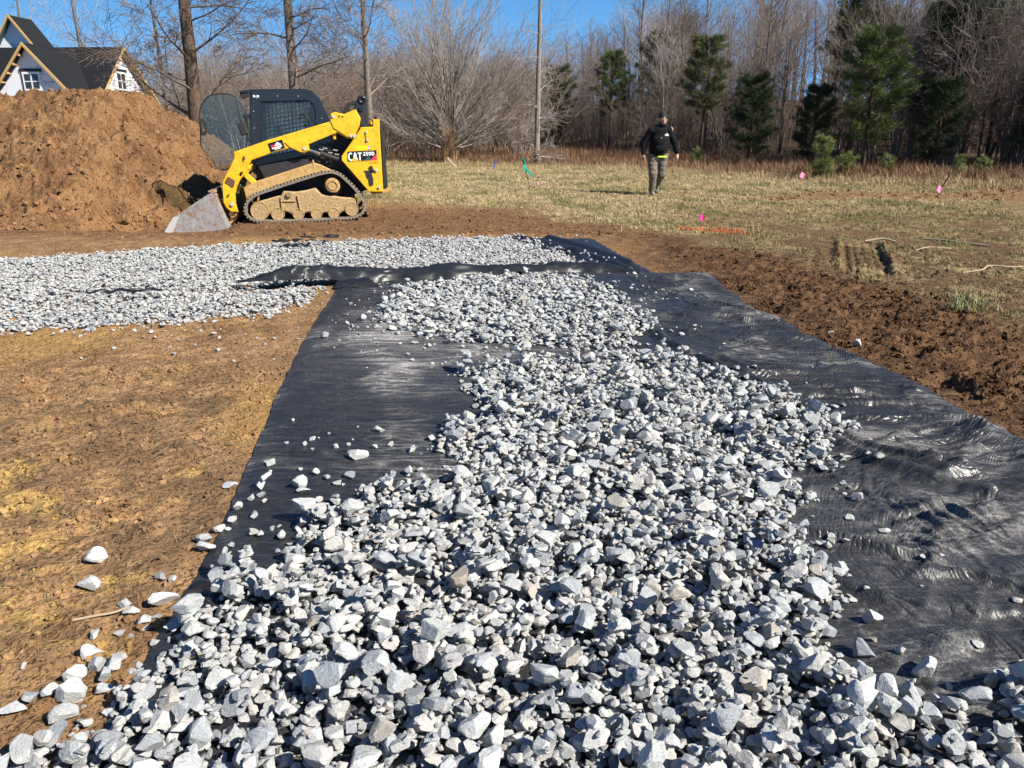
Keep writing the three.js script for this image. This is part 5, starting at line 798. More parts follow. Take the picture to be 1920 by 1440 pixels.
const barkTex = canvasTex(256, 512, (g, w, h) => { g.fillStyle = 'rgb(185,178,170)'; g.fillRect(0, 0, w, h); const r = RNG(12); for (let i = 0; i < 1500; i++) { const x = r() * w, y = r() * h, l = 8 + r() * 50, v = r() < 0.55 ? 60 + r() * 60 : 190 + r() * 60; g.fillStyle = `rgba(${v},${v * 0.97},${v * 0.93},0.35)`; g.fillRect(x, y, 1 + r() * 5, l); } });
const barkBump = canvasTex(256, 512, (g, w, h) => { g.fillStyle = '#888'; g.fillRect(0, 0, w, h); const r = RNG(13); for (let i = 0; i < 1200; i++) { const v = r() * 255 | 0; g.fillStyle = `rgba(${v},${v},${v},0.4)`; g.fillRect(r() * w, r() * h, 2 + r() * 6, 8 + r() * 50); } }, { srgb: false });
const bark = (c) => std(c, 0.95, { map: barkTex, bumpMap: barkBump, bumpScale: 0.03, specularIntensity: 0.15 });
const BK = { grey: bark([0.50, 0.45, 0.41]), brown: bark([0.26, 0.20, 0.16]), pale: bark([0.66, 0.61, 0.56]), twig: std([0.30, 0.25, 0.225], 0.95, { specularIntensity: 0.1 }), twigGrey: std([0.38, 0.335, 0.31], 0.95, { specularIntensity: 0.1 }), twigDark: std([0.155, 0.115, 0.092], 0.95, { specularIntensity: 0.1 }), willow: std([0.31, 0.265, 0.23], 0.9, { specularIntensity: 0.1 }) };
const FOREST = { levels: 3, minR: 0.008, flare: 1, wobble: [0.05, 0.22, 0.35, 0.5], rise: [0.01, 0.06, 0.05, 0.03], kids: [17, 6, 6], start: [0.34, 0.25, 0.2], angle: [0.75, 0.7, 0.8, 0.8], ratio: [0.32, 0.5, 0.5, 0.5], rr: [0.42, 0.5, 0.55, 0.5], taper: 0.55 };
const protos = [];
for (let i = 0; i < 9; i++) {
  const w = new Wood(500 + i), h = 14 + (i % 3) * 1.5, o = { ...FOREST, start: [0.38 + 0.22 * w.r(), 0.25, 0.2], kids: [12 + (i * 5) % 8, 6, 4], angle: [0.55 + 0.35 * w.r(), 0.7, 0.8, 0.8] };
  w.branch(V(0, -0.2, 0), V((w.r() - 0.5) * 0.1, 1, (w.r() - 0.5) * 0.1).normalize(), h, 0.17 + 0.05 * (i % 3), 0, o);
  if (i % 3 === 1) w.branch(V(0.1, 0.3, 0.05), V((w.r() - 0.5) * 0.5, 1, (w.r() - 0.5) * 0.4).normalize(), h * 0.9, 0.12, 0, o);
  protos.push([w.geo(w.t, 1), w.geo(w.c, 1), h]);
}
const brush = []; for (let i = 0; i < 5; i++) { const w = new Wood(700 + i); for (let k = 0; k < 5; k++) w.branch(V((w.r() - 0.5) * 0.8, -0.1, (w.r() - 0.5) * 0.8), V((w.r() - 0.5) * 0.7, 1, (w.r() - 0.5) * 0.7).normalize(), 3.2 + w.r() * 2.4, 0.028, 1, { levels: 3, minR: 0.006, wobble: [0.1, 0.25, 0.4, 0.5], rise: [0, 0.03, 0.03, 0.02], kids: [8, 11, 6], start: [0.1, 0.12, 0.2], angle: [0.6, 0.75, 0.8, 0.8], ratio: [0.5, 0.42, 0.5, 0.5], rr: [0.5, 0.5, 0.6, 0.5], trunkLevels: 0 }); brush.push(w.geo(w.c)); }
function putTree(name, label, cat, group, x, z, tg, cg, tm, cm, s, turn, sy = s) { const o = thing(name, label, cat, [x, landSmooth(x, z) - 0.05, z], turn, group); o.scale.set(s, sy, s); part('trunk', tg, tm, o); part('crown', cg, cm, o); return o; }
// the wood stands lower to the left and grows taller towards the hill on the right
const WOOD_TALL = [[-0.6, 0.045], [-0.25, 0.056], [-0.1, 0.078], [0.04, 0.086], [0.11, 0.108], [0.17, 0.145], [0.3, 0.172], [0.8, 0.19]];
const woodScale = (x, z, h, t) => clamp((table(WOOD_TALL, x / -z) * -z * (0.62 + 0.52 * t * t + 0.05) + 1.4 - landSmooth(x, z)) / h, 0.22, 1.15);
{
  const r = RNG(1234), mats = [BK.grey, BK.brown, BK.pale, BK.grey], tw = [BK.twig, BK.twigGrey, BK.twigDark];
  // front ranks of the wood, each tree its own
  let n = 0;
  for (let i = 0; i < 420 && n < 210; i++) {
    const x = lerp(-30, 34, r()), e = table(WOOD_EDGE, x), z = e - 1 - 26 * Math.pow(r(), 1.4); if (Math.abs(x / z) > 0.92) continue;
    const p = protos[r() * 9 | 0], k = r() * 3 | 0, s = woodScale(x, z, p[2], r());
    const u = x / -z, where = u < -0.2 ? 'behind the loader' : u < -0.02 ? 'around the spreading tree' : u < 0.1 ? 'around the bare pole tree' : u < 0.19 ? 'left of the person' : u < 0.3 ? 'right of the person' : u < 0.42 ? 'left of the bright pine' : u < 0.55 ? 'around the bright pine' : 'towards the right picture edge';
    const lab = `${['grey', 'brown', 'pale'][k]}-trunked ${s > 0.75 ? 'tall ' : s < 0.45 ? 'low ' : ''}bare tree of the wood's ${e - z < 8 ? 'front' : 'back'} rank, ${where}`;
    putTree('bare_tree', lab, 'tree', lab, x, z, p[0], p[1], mats[k], tw[r() * 3 | 0], s, r() * 6.28); n++;
  }
  const B = new THREE.Group(); B.name = 'far_wood'; scene.add(B); tag(B, 'hazy mass of leafless trees rising behind the front ranks', 'woods', null, 'stuff');
  const lt = protos.map(() => []), U = new THREE.Group(), lb = brush.map(() => []);
  for (let i = 0; i < 520; i++) { const x = lerp(-70, 90, r()), e = table(WOOD_EDGE, x), z = e - 18 - 70 * r(), q = r() * 9 | 0, s = woodScale(x, z, protos[q][2], r()); lt[q].push({ m: M4(V(x, landSmooth(x, z) - 0.1, z), E(0, r() * 6.28, 0), V(s, s, s)) }); }
  lt.forEach((l, i) => { tag(instanced('trunks', protos[i][0], mats[i % 4], l, B), null, null, null, 'stuff'); tag(instanced('crowns', protos[i][1], tw[i % 3], l, B), null, null, null, 'stuff'); });
  U.name = 'undergrowth'; scene.add(U); tag(U, 'tangled grey brush and saplings under the edge of the wood', 'brush', null, 'stuff');
  for (let i = 0; i < 520; i++) { const x = lerp(-34, 36, r()), e = table(WOOD_EDGE, x), z = e + 1.5 - 20 * Math.pow(r(), 1.5), s = 0.5 + 0.75 * r(); lb[r() * 5 | 0].push({ m: M4(V(x, landSmooth(x, z) - 0.05, z), E(0, r() * 6.28, 0), V(s, s * (0.8 + 0.5 * r()), s)), c: mixC([0.30, 0.25, 0.215], [0.17, 0.12, 0.095], r()) }); }
  for (let i = 0; i < 250; i++) { const x = lerp(-22, 2, r()), z = lerp(-38, -60, r()), s = 0.45 + 0.7 * r(); lb[r() * 5 | 0].push({ m: M4(V(x, landSmooth(x, z) - 0.05, z), E(0, r() * 6.28, 0), V(s, s, s)), c: mixC([0.33, 0.28, 0.235], [0.19, 0.14, 0.105], r()) }); }
  const bm = std([1, 1, 1], 0.95, { specularIntensity: 0.1 });
  lb.forEach((l, i) => tag(instanced('stems', brush[i], bm, l, U), null, null, null, 'stuff'));
}
// nearer trees, each by itself
{
  const near = (seed, h, rad, o, x, z, name, label, tm, cm, turn = 0, lean = [0, 0]) => { const w = new Wood(seed); w.branch(V(0, -0.2, 0), V(lean[0], 1, lean[1]).normalize(), h, rad, 0, o); return putTree(name, label, 'tree', null, x, z, w.geo(w.t, 0.7), w.geo(w.c), tm, cm, 1, turn); };
  const oak = { levels: 4, minR: 0.006, flare: 1, wobble: [0.03, 0.35, 0.45, 0.55], rise: [0, -0.01, 0.02, 0.02], kids: [27, 8, 6, 4], start: [0.16, 0.2, 0.2, 0.2], angle: [1.25, 0.75, 0.8, 0.8], ratio: [0.27, 0.5, 0.5, 0.5], rr: [0.24, 0.5, 0.5, 0.6], taper: 0.3 };
  near(31, 10.5, 0.24, oak, -9.55, -24, 'oak_tree', 'thick dark-barked bare tree rising behind the earth heap and glass door', BK.brown, BK.twigDark, 0.4, [0.04, 0]);
  near(32, 11.5, 0.21, { ...oak, kids: [22, 7, 6, 4] }, -7.3, -27, 'oak_tree', 'straight grey-brown bare tree standing behind the loader cab', BK.grey, BK.twigDark, 2.1);
  near(33, 10, 0.15, { ...oak, start: [0.25, 0.2, 0.2, 0.2], angle: [0.8, 0.75, 0.8, 0.8], rise: [0, 0.03, 0.03, 0.02] }, -5.35, -30, 'oak_tree', 'slender forked bare tree behind the back of the loader', BK.grey, BK.twig, 1.1);
  near(35, 7.5, 0.09, { ...oak, kids: [20, 6, 5, 3], angle: [0.8, 0.8, 0.8, 0.8] }, -12.0, -28, 'small_tree', 'thin twiggy tree between the house gable and the thick dark tree', BK.grey, BK.twig, 0.2);
  near(37, 13, 0.17, { ...oak, levels: 3, start: [0.3, 0.2, 0.2], kids: [16, 7, 6], angle: [0.6, 0.7, 0.8, 0.8], rise: [0, 0.05, 0.03, 0.02] }, -26.2, -50, 'yard_tree', 'bare tree with a forked trunk rising above the black roof', BK.grey, BK.twigGrey, 0.2);
  near(38, 12, 0.13, { ...oak, levels: 3, start: [0.3, 0.2, 0.2], kids: [16, 7, 6], angle: [0.55, 0.7, 0.8, 0.8], rise: [0, 0.05, 0.03, 0.02] }, -29.8, -50, 'yard_tree', 'thinner bare tree above the roof by the taller gable', BK.grey, BK.twigGrey, 0.2);
  near(36, 10, 0.125, { levels: 3, minR: 0.005, flare: 1, wobble: [0.02, 0.3, 0.4, 0.5], rise: [0, -0.05, 0.02, 0], kids: [20, 6, 5], start: [0.06, 0.25, 0.2], angle: [1.25, 0.8, 0.8, 0.8], ratio: [0.14, 0.55, 0.5, 0.5], rr: [0.2, 0.55, 0.6, 0.6], bias: 2.2 }, 1.0, -32.2, 'dead_tree', 'straight bare pole of a tree with thin drooping low branches', BK.pale, BK.twigGrey, 0.5);
  near(39, 9.5, 0.11, { ...oak, levels: 3, start: [0.25, 0.2, 0.2], kids: [18, 6, 6], angle: [0.7, 0.7, 0.8, 0.8], rise: [0, 0.05, 0.03, 0.02] }, 19.6, -30, 'leaning_tree', 'pale slanting bare tree before the pines near the picture edge', BK.pale, BK.twigGrey, 0.3, [0.14, 0]);
  // many-stemmed spreading tree
  const w = new Wood(41), fo = { levels: 3, minR: 0.0065, wobble: [0.06, 0.20, 0.32, 0.4], rise: [0, 0.035, 0.06, 0.05], kids: [0, 13, 7, 3], start: [0.3, 0.15, 0.2], angle: [0.5, 0.42, 0.45, 0.5], ratio: [0.4, 0.42, 0.5, 0.5], rr: [0.5, 0.45, 0.6, 0.6], trunkLevels: 0 };
  w.branch(V(0, -0.2, 0), V(0.05, 1, 0).normalize(), 3.2, 0.17, 0, { ...fo, levels: 0, trunkLevels: 1 });
  for (let i = 0; i < 46; i++) { const a = i * 2.4, t = Math.pow((i + 0.5) / 46, 0.75), el = lerp(1.5, 0.12, t); w.branch(V(0, lerp(2.0, 0.35, t) + 0.3 * w.r(), 0), V(Math.cos(a) * Math.cos(el), Math.sin(el), Math.sin(a) * Math.cos(el)), lerp(4.6, 3.0, t) * (0.8 + 0.35 * w.r()), 0.045, 1, fo); }
  putTree('spreading_tree', 'broad bare many-stemmed tree fanning out like a fountain in the meadow', 'tree', null, -2.75, -34, w.geo(w.t), w.geo(w.c), BK.grey, BK.willow, 1, 0.3);
  const dead = part('dead_weed_clump', merge([bladeTuft(71, 140, 1.9, 0.28, 0.008, 0.25), bladeTuft(72, 90, 1.2, 0.4, 0.008, 0.3)]), std([0.34, 0.22, 0.11], 0.9, { side: THREE.DoubleSide }), scene); dead.position.set(-2.65, landSmooth(-2.65, -32.8), -32.8); tag(dead, 'tall rusty brown clump of dead weeds at the foot of the spreading tree', 'weeds');
}
// ---- pines
{
  const needle = std([0.105, 0.130, 0.042], 0.75, { side: THREE.DoubleSide, specularIntensity: 0.3 }), needleDark = std([0.048, 0.064, 0.028], 0.75, { side: THREE.DoubleSide, specularIntensity: 0.3 }), needleYoung = std([0.17, 0.205, 0.055], 0.7, { side: THREE.DoubleSide }), needleOlive = std([0.115, 0.12, 0.038], 0.8, { side: THREE.DoubleSide });
  function pine(seed, h, crown0, width, clumps, blades, len, sparse = 0) {
    const w = new Wood(seed), r = w.r, P = [], I = []; w.branch(V(0, -0.1, 0), V((r() - 0.5) * 0.06, 1, 0).normalize(), h, h * 0.016 + 0.02, 0, { levels: 0, minR: 0.01, wobble: [0.03], rise: [0] });
    const tuft = (c, s, dirx, diry, dirz) => { for (let k = 0; k < blades; k++) { const a = V(r() - 0.5 + dirx * 0.5, r() - 0.3 + diry * 0.4, r() - 0.5 + dirz * 0.5).normalize(), l = s * (0.6 + 0.6 * r()), b = V(r() - 0.5, r() - 0.5, r() - 0.5).cross(a).normalize().multiplyScalar(s * 0.036), o = P.length / 3, q = c.clone().add(V((r() - 0.5) * s, (r() - 0.5) * s * 0.7, (r() - 0.5) * s)); P.push(q.x - b.x, q.y - b.y, q.z - b.z, q.x + b.x, q.y + b.y, q.z + b.z, q.x + a.x * l, q.y + a.y * l, q.z + a.z * l); I.push(o, o + 1, o + 2); } };
    for (let i = 0; i < clumps; i++) {
      const t = Math.pow(r(), 0.8), y = h * lerp(crown0, 1.0, t), a = r() * 6.28, prof = width * (0.12 + 0.80 * Math.pow(Math.max(0, Math.sin(Math.PI * clamp(0.10 + 0.78 * (1 - t)))), 0.85)) * (0.35 + 0.85 * (0.5 + 0.5 * N2(a * 1.3 + seed, t * 5))); if (N2b(a * 1.5 + seed * 3, t * 6) < -0.45 + sparse) continue;
      const L = prof, d = V(Math.cos(a), 0.28 + 0.35 * t, Math.sin(a)).normalize(), base = V(0, y - L * 0.25, 0), steps = 3;
      w.tube(w.t, [base, base.clone().addScaledVector(d, L * 0.95)], [0.02, 0.006], 3);
      for (let k = 1; k <= steps; k++) tuft(base.clone().addScaledVector(d, L * (0.4 + 0.6 * k / steps)).add(V((r() - 0.5) * len, (r() - 0.5) * len * 0.6, (r() - 0.5) * len)), len * (0.8 + 0.5 * r()), d.x, d.y, d.z);
    }
    const g = new THREE.BufferGeometry(); g.setAttribute('position', new THREE.Float32BufferAttribute(P, 3)); g.setIndex(I); const f = g.toNonIndexed(); f.computeVertexNormals();
    return [w.geo(w.t), f];
  }
  const big = [pine(11, 8.5, 0.22, 2.7, 210, 60, 0.36), pine(12, 9.5, 0.40, 2.4, 170, 60, 0.38, 0.15), pine(13, 7, 0.12, 2.5, 200, 60, 0.34)], small = [pine(21, 1.5, 0.03, 0.55, 56, 46, 0.15), pine(22, 1.0, 0.03, 0.45, 48, 46, 0.13)];
  const tree = (x, z, k, s, m, label, name = 'pine_tree') => putTree(name, label, 'tree', 'pines along the wood edge', x, z, big[k][0], big[k][1], BK.brown, m, s, x * 1.7);
  tree(13.2, -29.5, 0, 0.56, needle, 'bright green pine, fullest of those standing before the wood');
  tree(17.6, -33, 0, 0.72, needleDark, 'dark-needled pine to the right of the bright green pine');
  tree(20.6, -36, 1, 0.80, needle, 'tallest pine, its crown standing above the other pines');
  tree(20.9, -29.0, 2, 0.66, needleDark, 'dense dark pine cut by the right picture edge');
  tree(10.2, -34, 2, 0.50, needleDark, 'short very dark pine left of the bright green pine');
  tree(8.8, -37, 1, 0.55, needleOlive, 'olive brown pine at the corner of the wood');
  tree(16.2, -38, 1, 0.80, needleOlive, 'thin olive pine just behind the bright green pine');
  tree(3.2, -58, 2, 0.78, needleDark, 'dark pine behind the bare pole tree');
  tree(6.4, -52, 1, 0.62, needle, 'small green pine to the left of the walking person');
  tree(9.4, -52, 1, 0.72, needleOlive, 'olive pine directly behind the walking person');
  tree(11.8, -31, 2, 0.42, needleDark, 'low black-green pine at the foot of the bright green pine');
  tree(18.6, -27.8, 2, 0.5, needleDark, 'low bushy dark pine under the slanting pale tree');
  tree(15.6, -29.0, 2, 0.44, needleDark, 'low dark pine between the bright pine and the dark-needled one');
  [[9.15, -23.2, 0, 0.95, 'knee-high bright pine sapling beside the first pink flag'], [10.1, -23.8, 1, 0.9, 'second bright pine sapling next to the first pink flag'], [13.4, -23.5, 0, 0.55, 'lone low pine seedling beyond the middle of the bare strip'], [14.2, -23.6, 1, 0.8, 'pine seedling beside the second pink flag'], [12.0, -25, 1, 0.8, 'slim yellow-green seedling before the bright green pine'], [15.6, -22.9, 1, 0.7, 'leftmost of the row of seedlings by the picture edge'], [16.4, -22.9, 0, 0.55, 'second in the row of seedlings by the picture edge'], [17.2, -22.7, 1, 0.85, 'third in the row of seedlings by the picture edge'], [18.0, -22.8, 0, 0.5, 'fourth in the row of seedlings by the picture edge'], [8.0, -34, 1, 0.8, 'single yellow-green seedling in the meadow behind the person']].forEach(([x, z, k, s, label], i) => putTree('pine_sapling', label, 'sapling', 'pine seedlings in the meadow edge', x, z, small[k][0], small[k][1], BK.brown, needleYoung, s * 0.85, i));
}
// ---------------------------------------------------------------- person walking towards the camera
function field(sdf, c, half, res) {
  const mc = new MarchingCubes(res, std([1, 1, 1]), false, false, 60000), f = mc.field, h = mc.halfsize ?? res / 2; mc.isolation = 0;
  for (let k = 0; k < res; k++) for (let j = 0; j < res; j++) for (let i = 0; i < res; i++) f[i + j * res + k * res * res] = -sdf(c[0] + (i - h) / h * half, c[1] + (j - h) / h * half, c[2] + (k - h) / h * half);
  mc.update(); const n = mc.count, p = mc.positionArray.slice(0, n * 3), nn = mc.normalArray.slice(0, n * 3), g = new THREE.BufferGeometry();
  for (let i = 0; i < n; i++) for (let a = 0; a < 3; a++) p[i * 3 + a] = p[i * 3 + a] * half + c[a];
  g.setAttribute('position', new THREE.BufferAttribute(p, 3)); g.setAttribute('normal', new THREE.BufferAttribute(nn, 3)); g.setAttribute('uv', new THREE.BufferAttribute(new Float32Array(n * 2), 2)); return g;
}
const capsule = (a, b, r0, r1, sz = 1) => (x, y, z) => { const dx = b[0] - a[0], dy = b[1] - a[1], dz = b[2] - a[2], px = x - a[0], py = y - a[1], pz = z - a[2], t = clamp((px * dx + py * dy + pz * dz) / (dx * dx + dy * dy + dz * dz)); return Math.hypot(px - dx * t, py - dy * t, (pz - dz * t) / sz) - lerp(r0, r1, t); };
const ball = (c, r) => (x, y, z) => { const q = Math.hypot((x - c[0]) / r[0], (y - c[1]) / r[1], (z - c[2]) / r[2]); return (q - 1) * Math.min(...r); };
const blend = (list, k) => (x, y, z) => { let d = 1e9; for (const f of list) { const e = f(x, y, z), h = clamp(0.5 + 0.5 * (d - e) / k); d = lerp(d, e, h) - k * h * (1 - h); } return d; };
{
  const X0 = 3.25, Z0 = -17.62, Pn = thing('person', 'person in black hoodie, black knit cap and tan work trousers walking across the field', 'person', [X0, land(X0, Z0) + 0.012, Z0], 0.0);
  const skin = std([0.46, 0.25, 0.165], 0.55), cloth = std([0.0125, 0.0125, 0.014], 0.95, { specularIntensity: 0.2 }), trouser = std([0.15, 0.122, 0.096], 0.95), lime = std([0.55, 0.80, 0.05], 0.7), shoe = std([0.26, 0.23, 0.20], 0.85), sole = std([0.05, 0.05, 0.05], 0.9), hair = std([0.012, 0.010, 0.009], 0.8), whiteM = std([0.8, 0.8, 0.8], 0.7), redM = std([0.6, 0.05, 0.06], 0.7);
  const S = { hipL: [-0.105, 0.86, 0], hipR: [0.125, 0.86, 0], kneeL: [-0.095, 0.46, 0.14], ankL: [-0.085, 0.10, 0.08], kneeR: [0.125, 0.46, 0.02], ankR: [0.045, 0.145, -0.30], shL: [-0.20, 1.395, 0], shR: [0.25, 1.405, 0], elL: [-0.315, 1.12, -0.05], elR: [0.375, 1.12, 0.02], wrL: [-0.315, 0.87, 0.06], wrR: [0.425, 0.90, 0.10], neck: [0.045, 1.42, 0], head: [0.075, 1.60, 0.035] };
  const fingers = (w, s) => { const L = []; const base = [w[0], w[1] - 0.045, w[2] + 0.015]; L.push(capsule(w, [base[0], base[1] - 0.035, base[2]], 0.030, 0.036, 1.0));
    for (let i = 0; i < 4; i++) { const z = base[2] + 0.032 - i * 0.021, l = [0.075, 0.085, 0.08, 0.062][i], k0 = [base[0], base[1] - 0.045, z], k1 = [base[0] - s * 0.004, base[1] - 0.045 - l * 0.5, z + 0.003], k2 = [base[0] - s * 0.022, base[1] - 0.045 - l * 0.92, z + 0.004]; L.push(capsule(k0, k1, 0.0105, 0.0095), capsule(k1, k2, 0.0095, 0.0075)); }
    L.push(capsule([base[0] - s * 0.01, base[1] + 0.012, base[2] + 0.03], [base[0] - s * 0.02, base[1] - 0.025, base[2] + 0.056], 0.013, 0.011), capsule([base[0] - s * 0.02, base[1] - 0.025, base[2] + 0.056], [base[0] - s * 0.028, base[1] - 0.055, base[2] + 0.056], 0.011, 0.009)); return blend(L, 0.006); };
  const hd = S.head, hx = hd[0], hy = hd[1], hz = hd[2];
  const headF = blend([ball([hx, hy + 0.02, hz - 0.01], [0.078, 0.105, 0.095]), ball([hx + 0.005, hy - 0.055, hz + 0.02], [0.062, 0.066, 0.068]), capsule([hx + 0.012, hy + 0.012, hz + 0.085], [hx + 0.014, hy - 0.018, hz + 0.104], 0.009, 0.015), ball([hx - 0.03, hy + 0.028, hz + 0.078], [0.022, 0.010, 0.012]), ball([hx + 0.05, hy + 0.028, hz + 0.074], [0.022, 0.010, 0.012]), ball([hx + 0.012, hy - 0.052, hz + 0.082], [0.026, 0.010, 0.012]), ball([hx - 0.076, hy - 0.005, hz - 0.005], [0.014, 0.032, 0.022]), ball([hx + 0.080, hy - 0.005, hz - 0.005], [0.014, 0.032, 0.022])], 0.018);
  const bodyF = blend([capsule([0.02, 0.95, 0], [0.03, 1.32, 0], 0.15, 0.16, 0.8), capsule(S.shL, S.shR, 0.07, 0.07), capsule(S.neck, [hx, hy - 0.04, hz - 0.01], 0.06, 0.058), capsule(S.shL, S.elL, 0.052, 0.042), capsule(S.elL, S.wrL, 0.042, 0.028), capsule(S.shR, S.elR, 0.052, 0.042), capsule(S.elR, S.wrR, 0.042, 0.028), capsule(S.hipL, S.kneeL, 0.085, 0.058), capsule(S.kneeL, S.ankL, 0.055, 0.038), capsule(S.hipR, S.kneeR, 0.085, 0.058), capsule(S.kneeR, S.ankR, 0.055, 0.038)], 0.03);
  part('body', merge([field(bodyF, [0.03, 0.85, -0.05], 0.95, 96), field(headF, [hx, hy, hz], 0.17, 80), field(fingers(S.wrL, -1), [S.wrL[0], S.wrL[1] - 0.08, S.wrL[2] + 0.01], 0.13, 72), field(fingers(S.wrR, 1), [S.wrR[0], S.wrR[1] - 0.08, S.wrR[2] + 0.01], 0.13, 72)]), skin, Pn);
  const hood = blend([capsule([0.02, 0.93, 0.02], [0.035, 1.12, 0.045], 0.195, 0.215, 0.80), capsule([0.035, 1.12, 0.04], [0.035, 1.33, 0.01], 0.210, 0.18, 0.72), capsule([S.shL[0] + 0.03, S.shL[1] - 0.01, 0], [S.shR[0] - 0.03, S.shR[1] - 0.01, 0], 0.09, 0.09), capsule([S.shL[0] + 0.025, S.shL[1] - 0.02, 0], S.elL, 0.080, 0.074), capsule(S.elL, [S.wrL[0], S.wrL[1] + 0.03, S.wrL[2] - 0.01], 0.073, 0.052), capsule([S.shR[0] - 0.025, S.shR[1] - 0.02, 0], S.elR, 0.080, 0.074), capsule(S.elR, [S.wrR[0], S.wrR[1] + 0.03, S.wrR[2] - 0.01], 0.073, 0.052), ball([0.06, 1.455, -0.05], [0.13, 0.075, 0.10])], 0.04);
  const hoodN = (x, y, z) => Math.max(hood(x, y, z) + 0.006 * N3(x * 9, y * 7, z * 9), 0.845 - y);
  part('hoodie', field(hoodN, [0.05, 1.15, 0], 0.52, 110), cloth, Pn);
  part('pocket', field(blend([ball([0.045, 1.02, 0.195], [0.13, 0.085, 0.035])], 0.01), [0.045, 1.02, 0.19], 0.16, 48), cloth, Pn);
  part('shirt_hem', field((x, y, z) => Math.max(Math.abs(y - 0.838 + 0.02 * Math.abs(x - 0.11)) - 0.016, Math.hypot((x - 0.02) / 0.215, (z - 0.01) / 0.175) * 0.175 - 0.175, 0.19 - Math.hypot((x - 0.02) / 0.215, (z - 0.01) / 0.175) * 0.21, -0.02 - x), [0.05, 0.84, 0], 0.26, 90), lime, Pn).userData.label = 'strip of neon yellow-green shirt';
  const trN = blend([capsule([-0.06, 0.86, 0.0], [0.10, 0.86, 0.0], 0.155, 0.155, 0.9), capsule(S.hipL, S.kneeL, 0.118, 0.092), capsule(S.kneeL, [S.ankL[0], S.ankL[1] + 0.02, S.ankL[2]], 0.090, 0.074), capsule(S.hipR, S.kneeR, 0.118, 0.092), capsule(S.kneeR, [S.ankR[0], S.ankR[1] + 0.01, S.ankR[2]], 0.088, 0.072)], 0.03);
  part('trousers', field((x, y, z) => Math.max(trN(x, y, z) + 0.007 * N3(x * 8, y * 11, z * 8), y - 0.90), [0.02, 0.48, -0.06], 0.50, 110), trouser, Pn);
  for (const [a, t, y] of [[S.ankL, 0.0, 0.0], [S.ankR, 0.35, 0.03]]) {
    const heel = [a[0], y + 0.045, a[2] - 0.04], toe = [a[0] + 0.005, y + 0.035 - t * 0.05, a[2] + 0.16], sh = part('shoe', field((x, q, z) => Math.max(blend([capsule(heel, toe, 0.045, 0.042), capsule([a[0], y + 0.10, a[2]], heel, 0.05, 0.047)], 0.03)(x, q, z), y * 0.3 - q + 0.004), [a[0], y + 0.08, a[2] + 0.06], 0.19, 56), t ? sole : shoe, Pn);
    part('sole', box(a[0] + 0.003, y * 0.3 + 0.006, a[2] + 0.06, 0.088, 0.018, 0.27, 0, 0.008), sole, sh);
  }
  part('knit_cap', field((x, y, z) => Math.max(ball([hx, hy + 0.045, hz - 0.015], [0.096, 0.145, 0.112])(x, y, z) + 0.002 * Math.sin(Math.atan2(x - hx, z - hz) * 28), hy + 0.048 - y), [hx, hy + 0.1, hz - 0.015], 0.17, 80), hair, Pn).userData.label = 'black knit cap';
  part('cap_label', box(hx + 0.012, hy + 0.062, hz + 0.096, 0.032, 0.015, 0.006), whiteM, Pn);
  part('beard', field(blend([ball([hx + 0.006, hy - 0.085, hz + 0.045], [0.062, 0.040, 0.055]), ball([hx - 0.058, hy - 0.05, hz + 0.02], [0.022, 0.05, 0.04]), ball([hx + 0.066, hy - 0.05, hz + 0.02], [0.022, 0.05, 0.04])], 0.03), [hx, hy - 0.07, hz + 0.03], 0.13, 56), hair, Pn);
  for (const s of [-1, 1]) { part('eye', new THREE.SphereGeometry(0.011, 10, 8).translate(hx + 0.012 + s * 0.034, hy + 0.012, hz + 0.076), std([0.05, 0.035, 0.03], 0.3), Pn); part('drawstring', hose([[0.06 + s * 0.035, 1.44, 0.10], [0.06 + s * 0.04, 1.36, 0.155], [0.065 + s * 0.03, s < 0 ? 1.24 : 1.32, 0.185]], 0.004), cloth, Pn); }
  part('aglet', new THREE.SphereGeometry(0.010, 8, 6).translate(0.035, 1.235, 0.193), whiteM, Pn);
  const lg = part('chest_print', plate([[0.11, 1.275], [0.205, 1.275], [0.20, 1.30], [0.175, 1.325], [0.155, 1.345], [0.14, 1.315], [0.12, 1.31]], 0.146, 0.152, 0.001), whiteM, Pn); lg.userData.label = 'small white and red print on the chest'; part('red_mark', plate([[0.145, 1.325], [0.165, 1.325], [0.156, 1.35]], 0.153, 0.156, 0.0005), redM, lg);
}
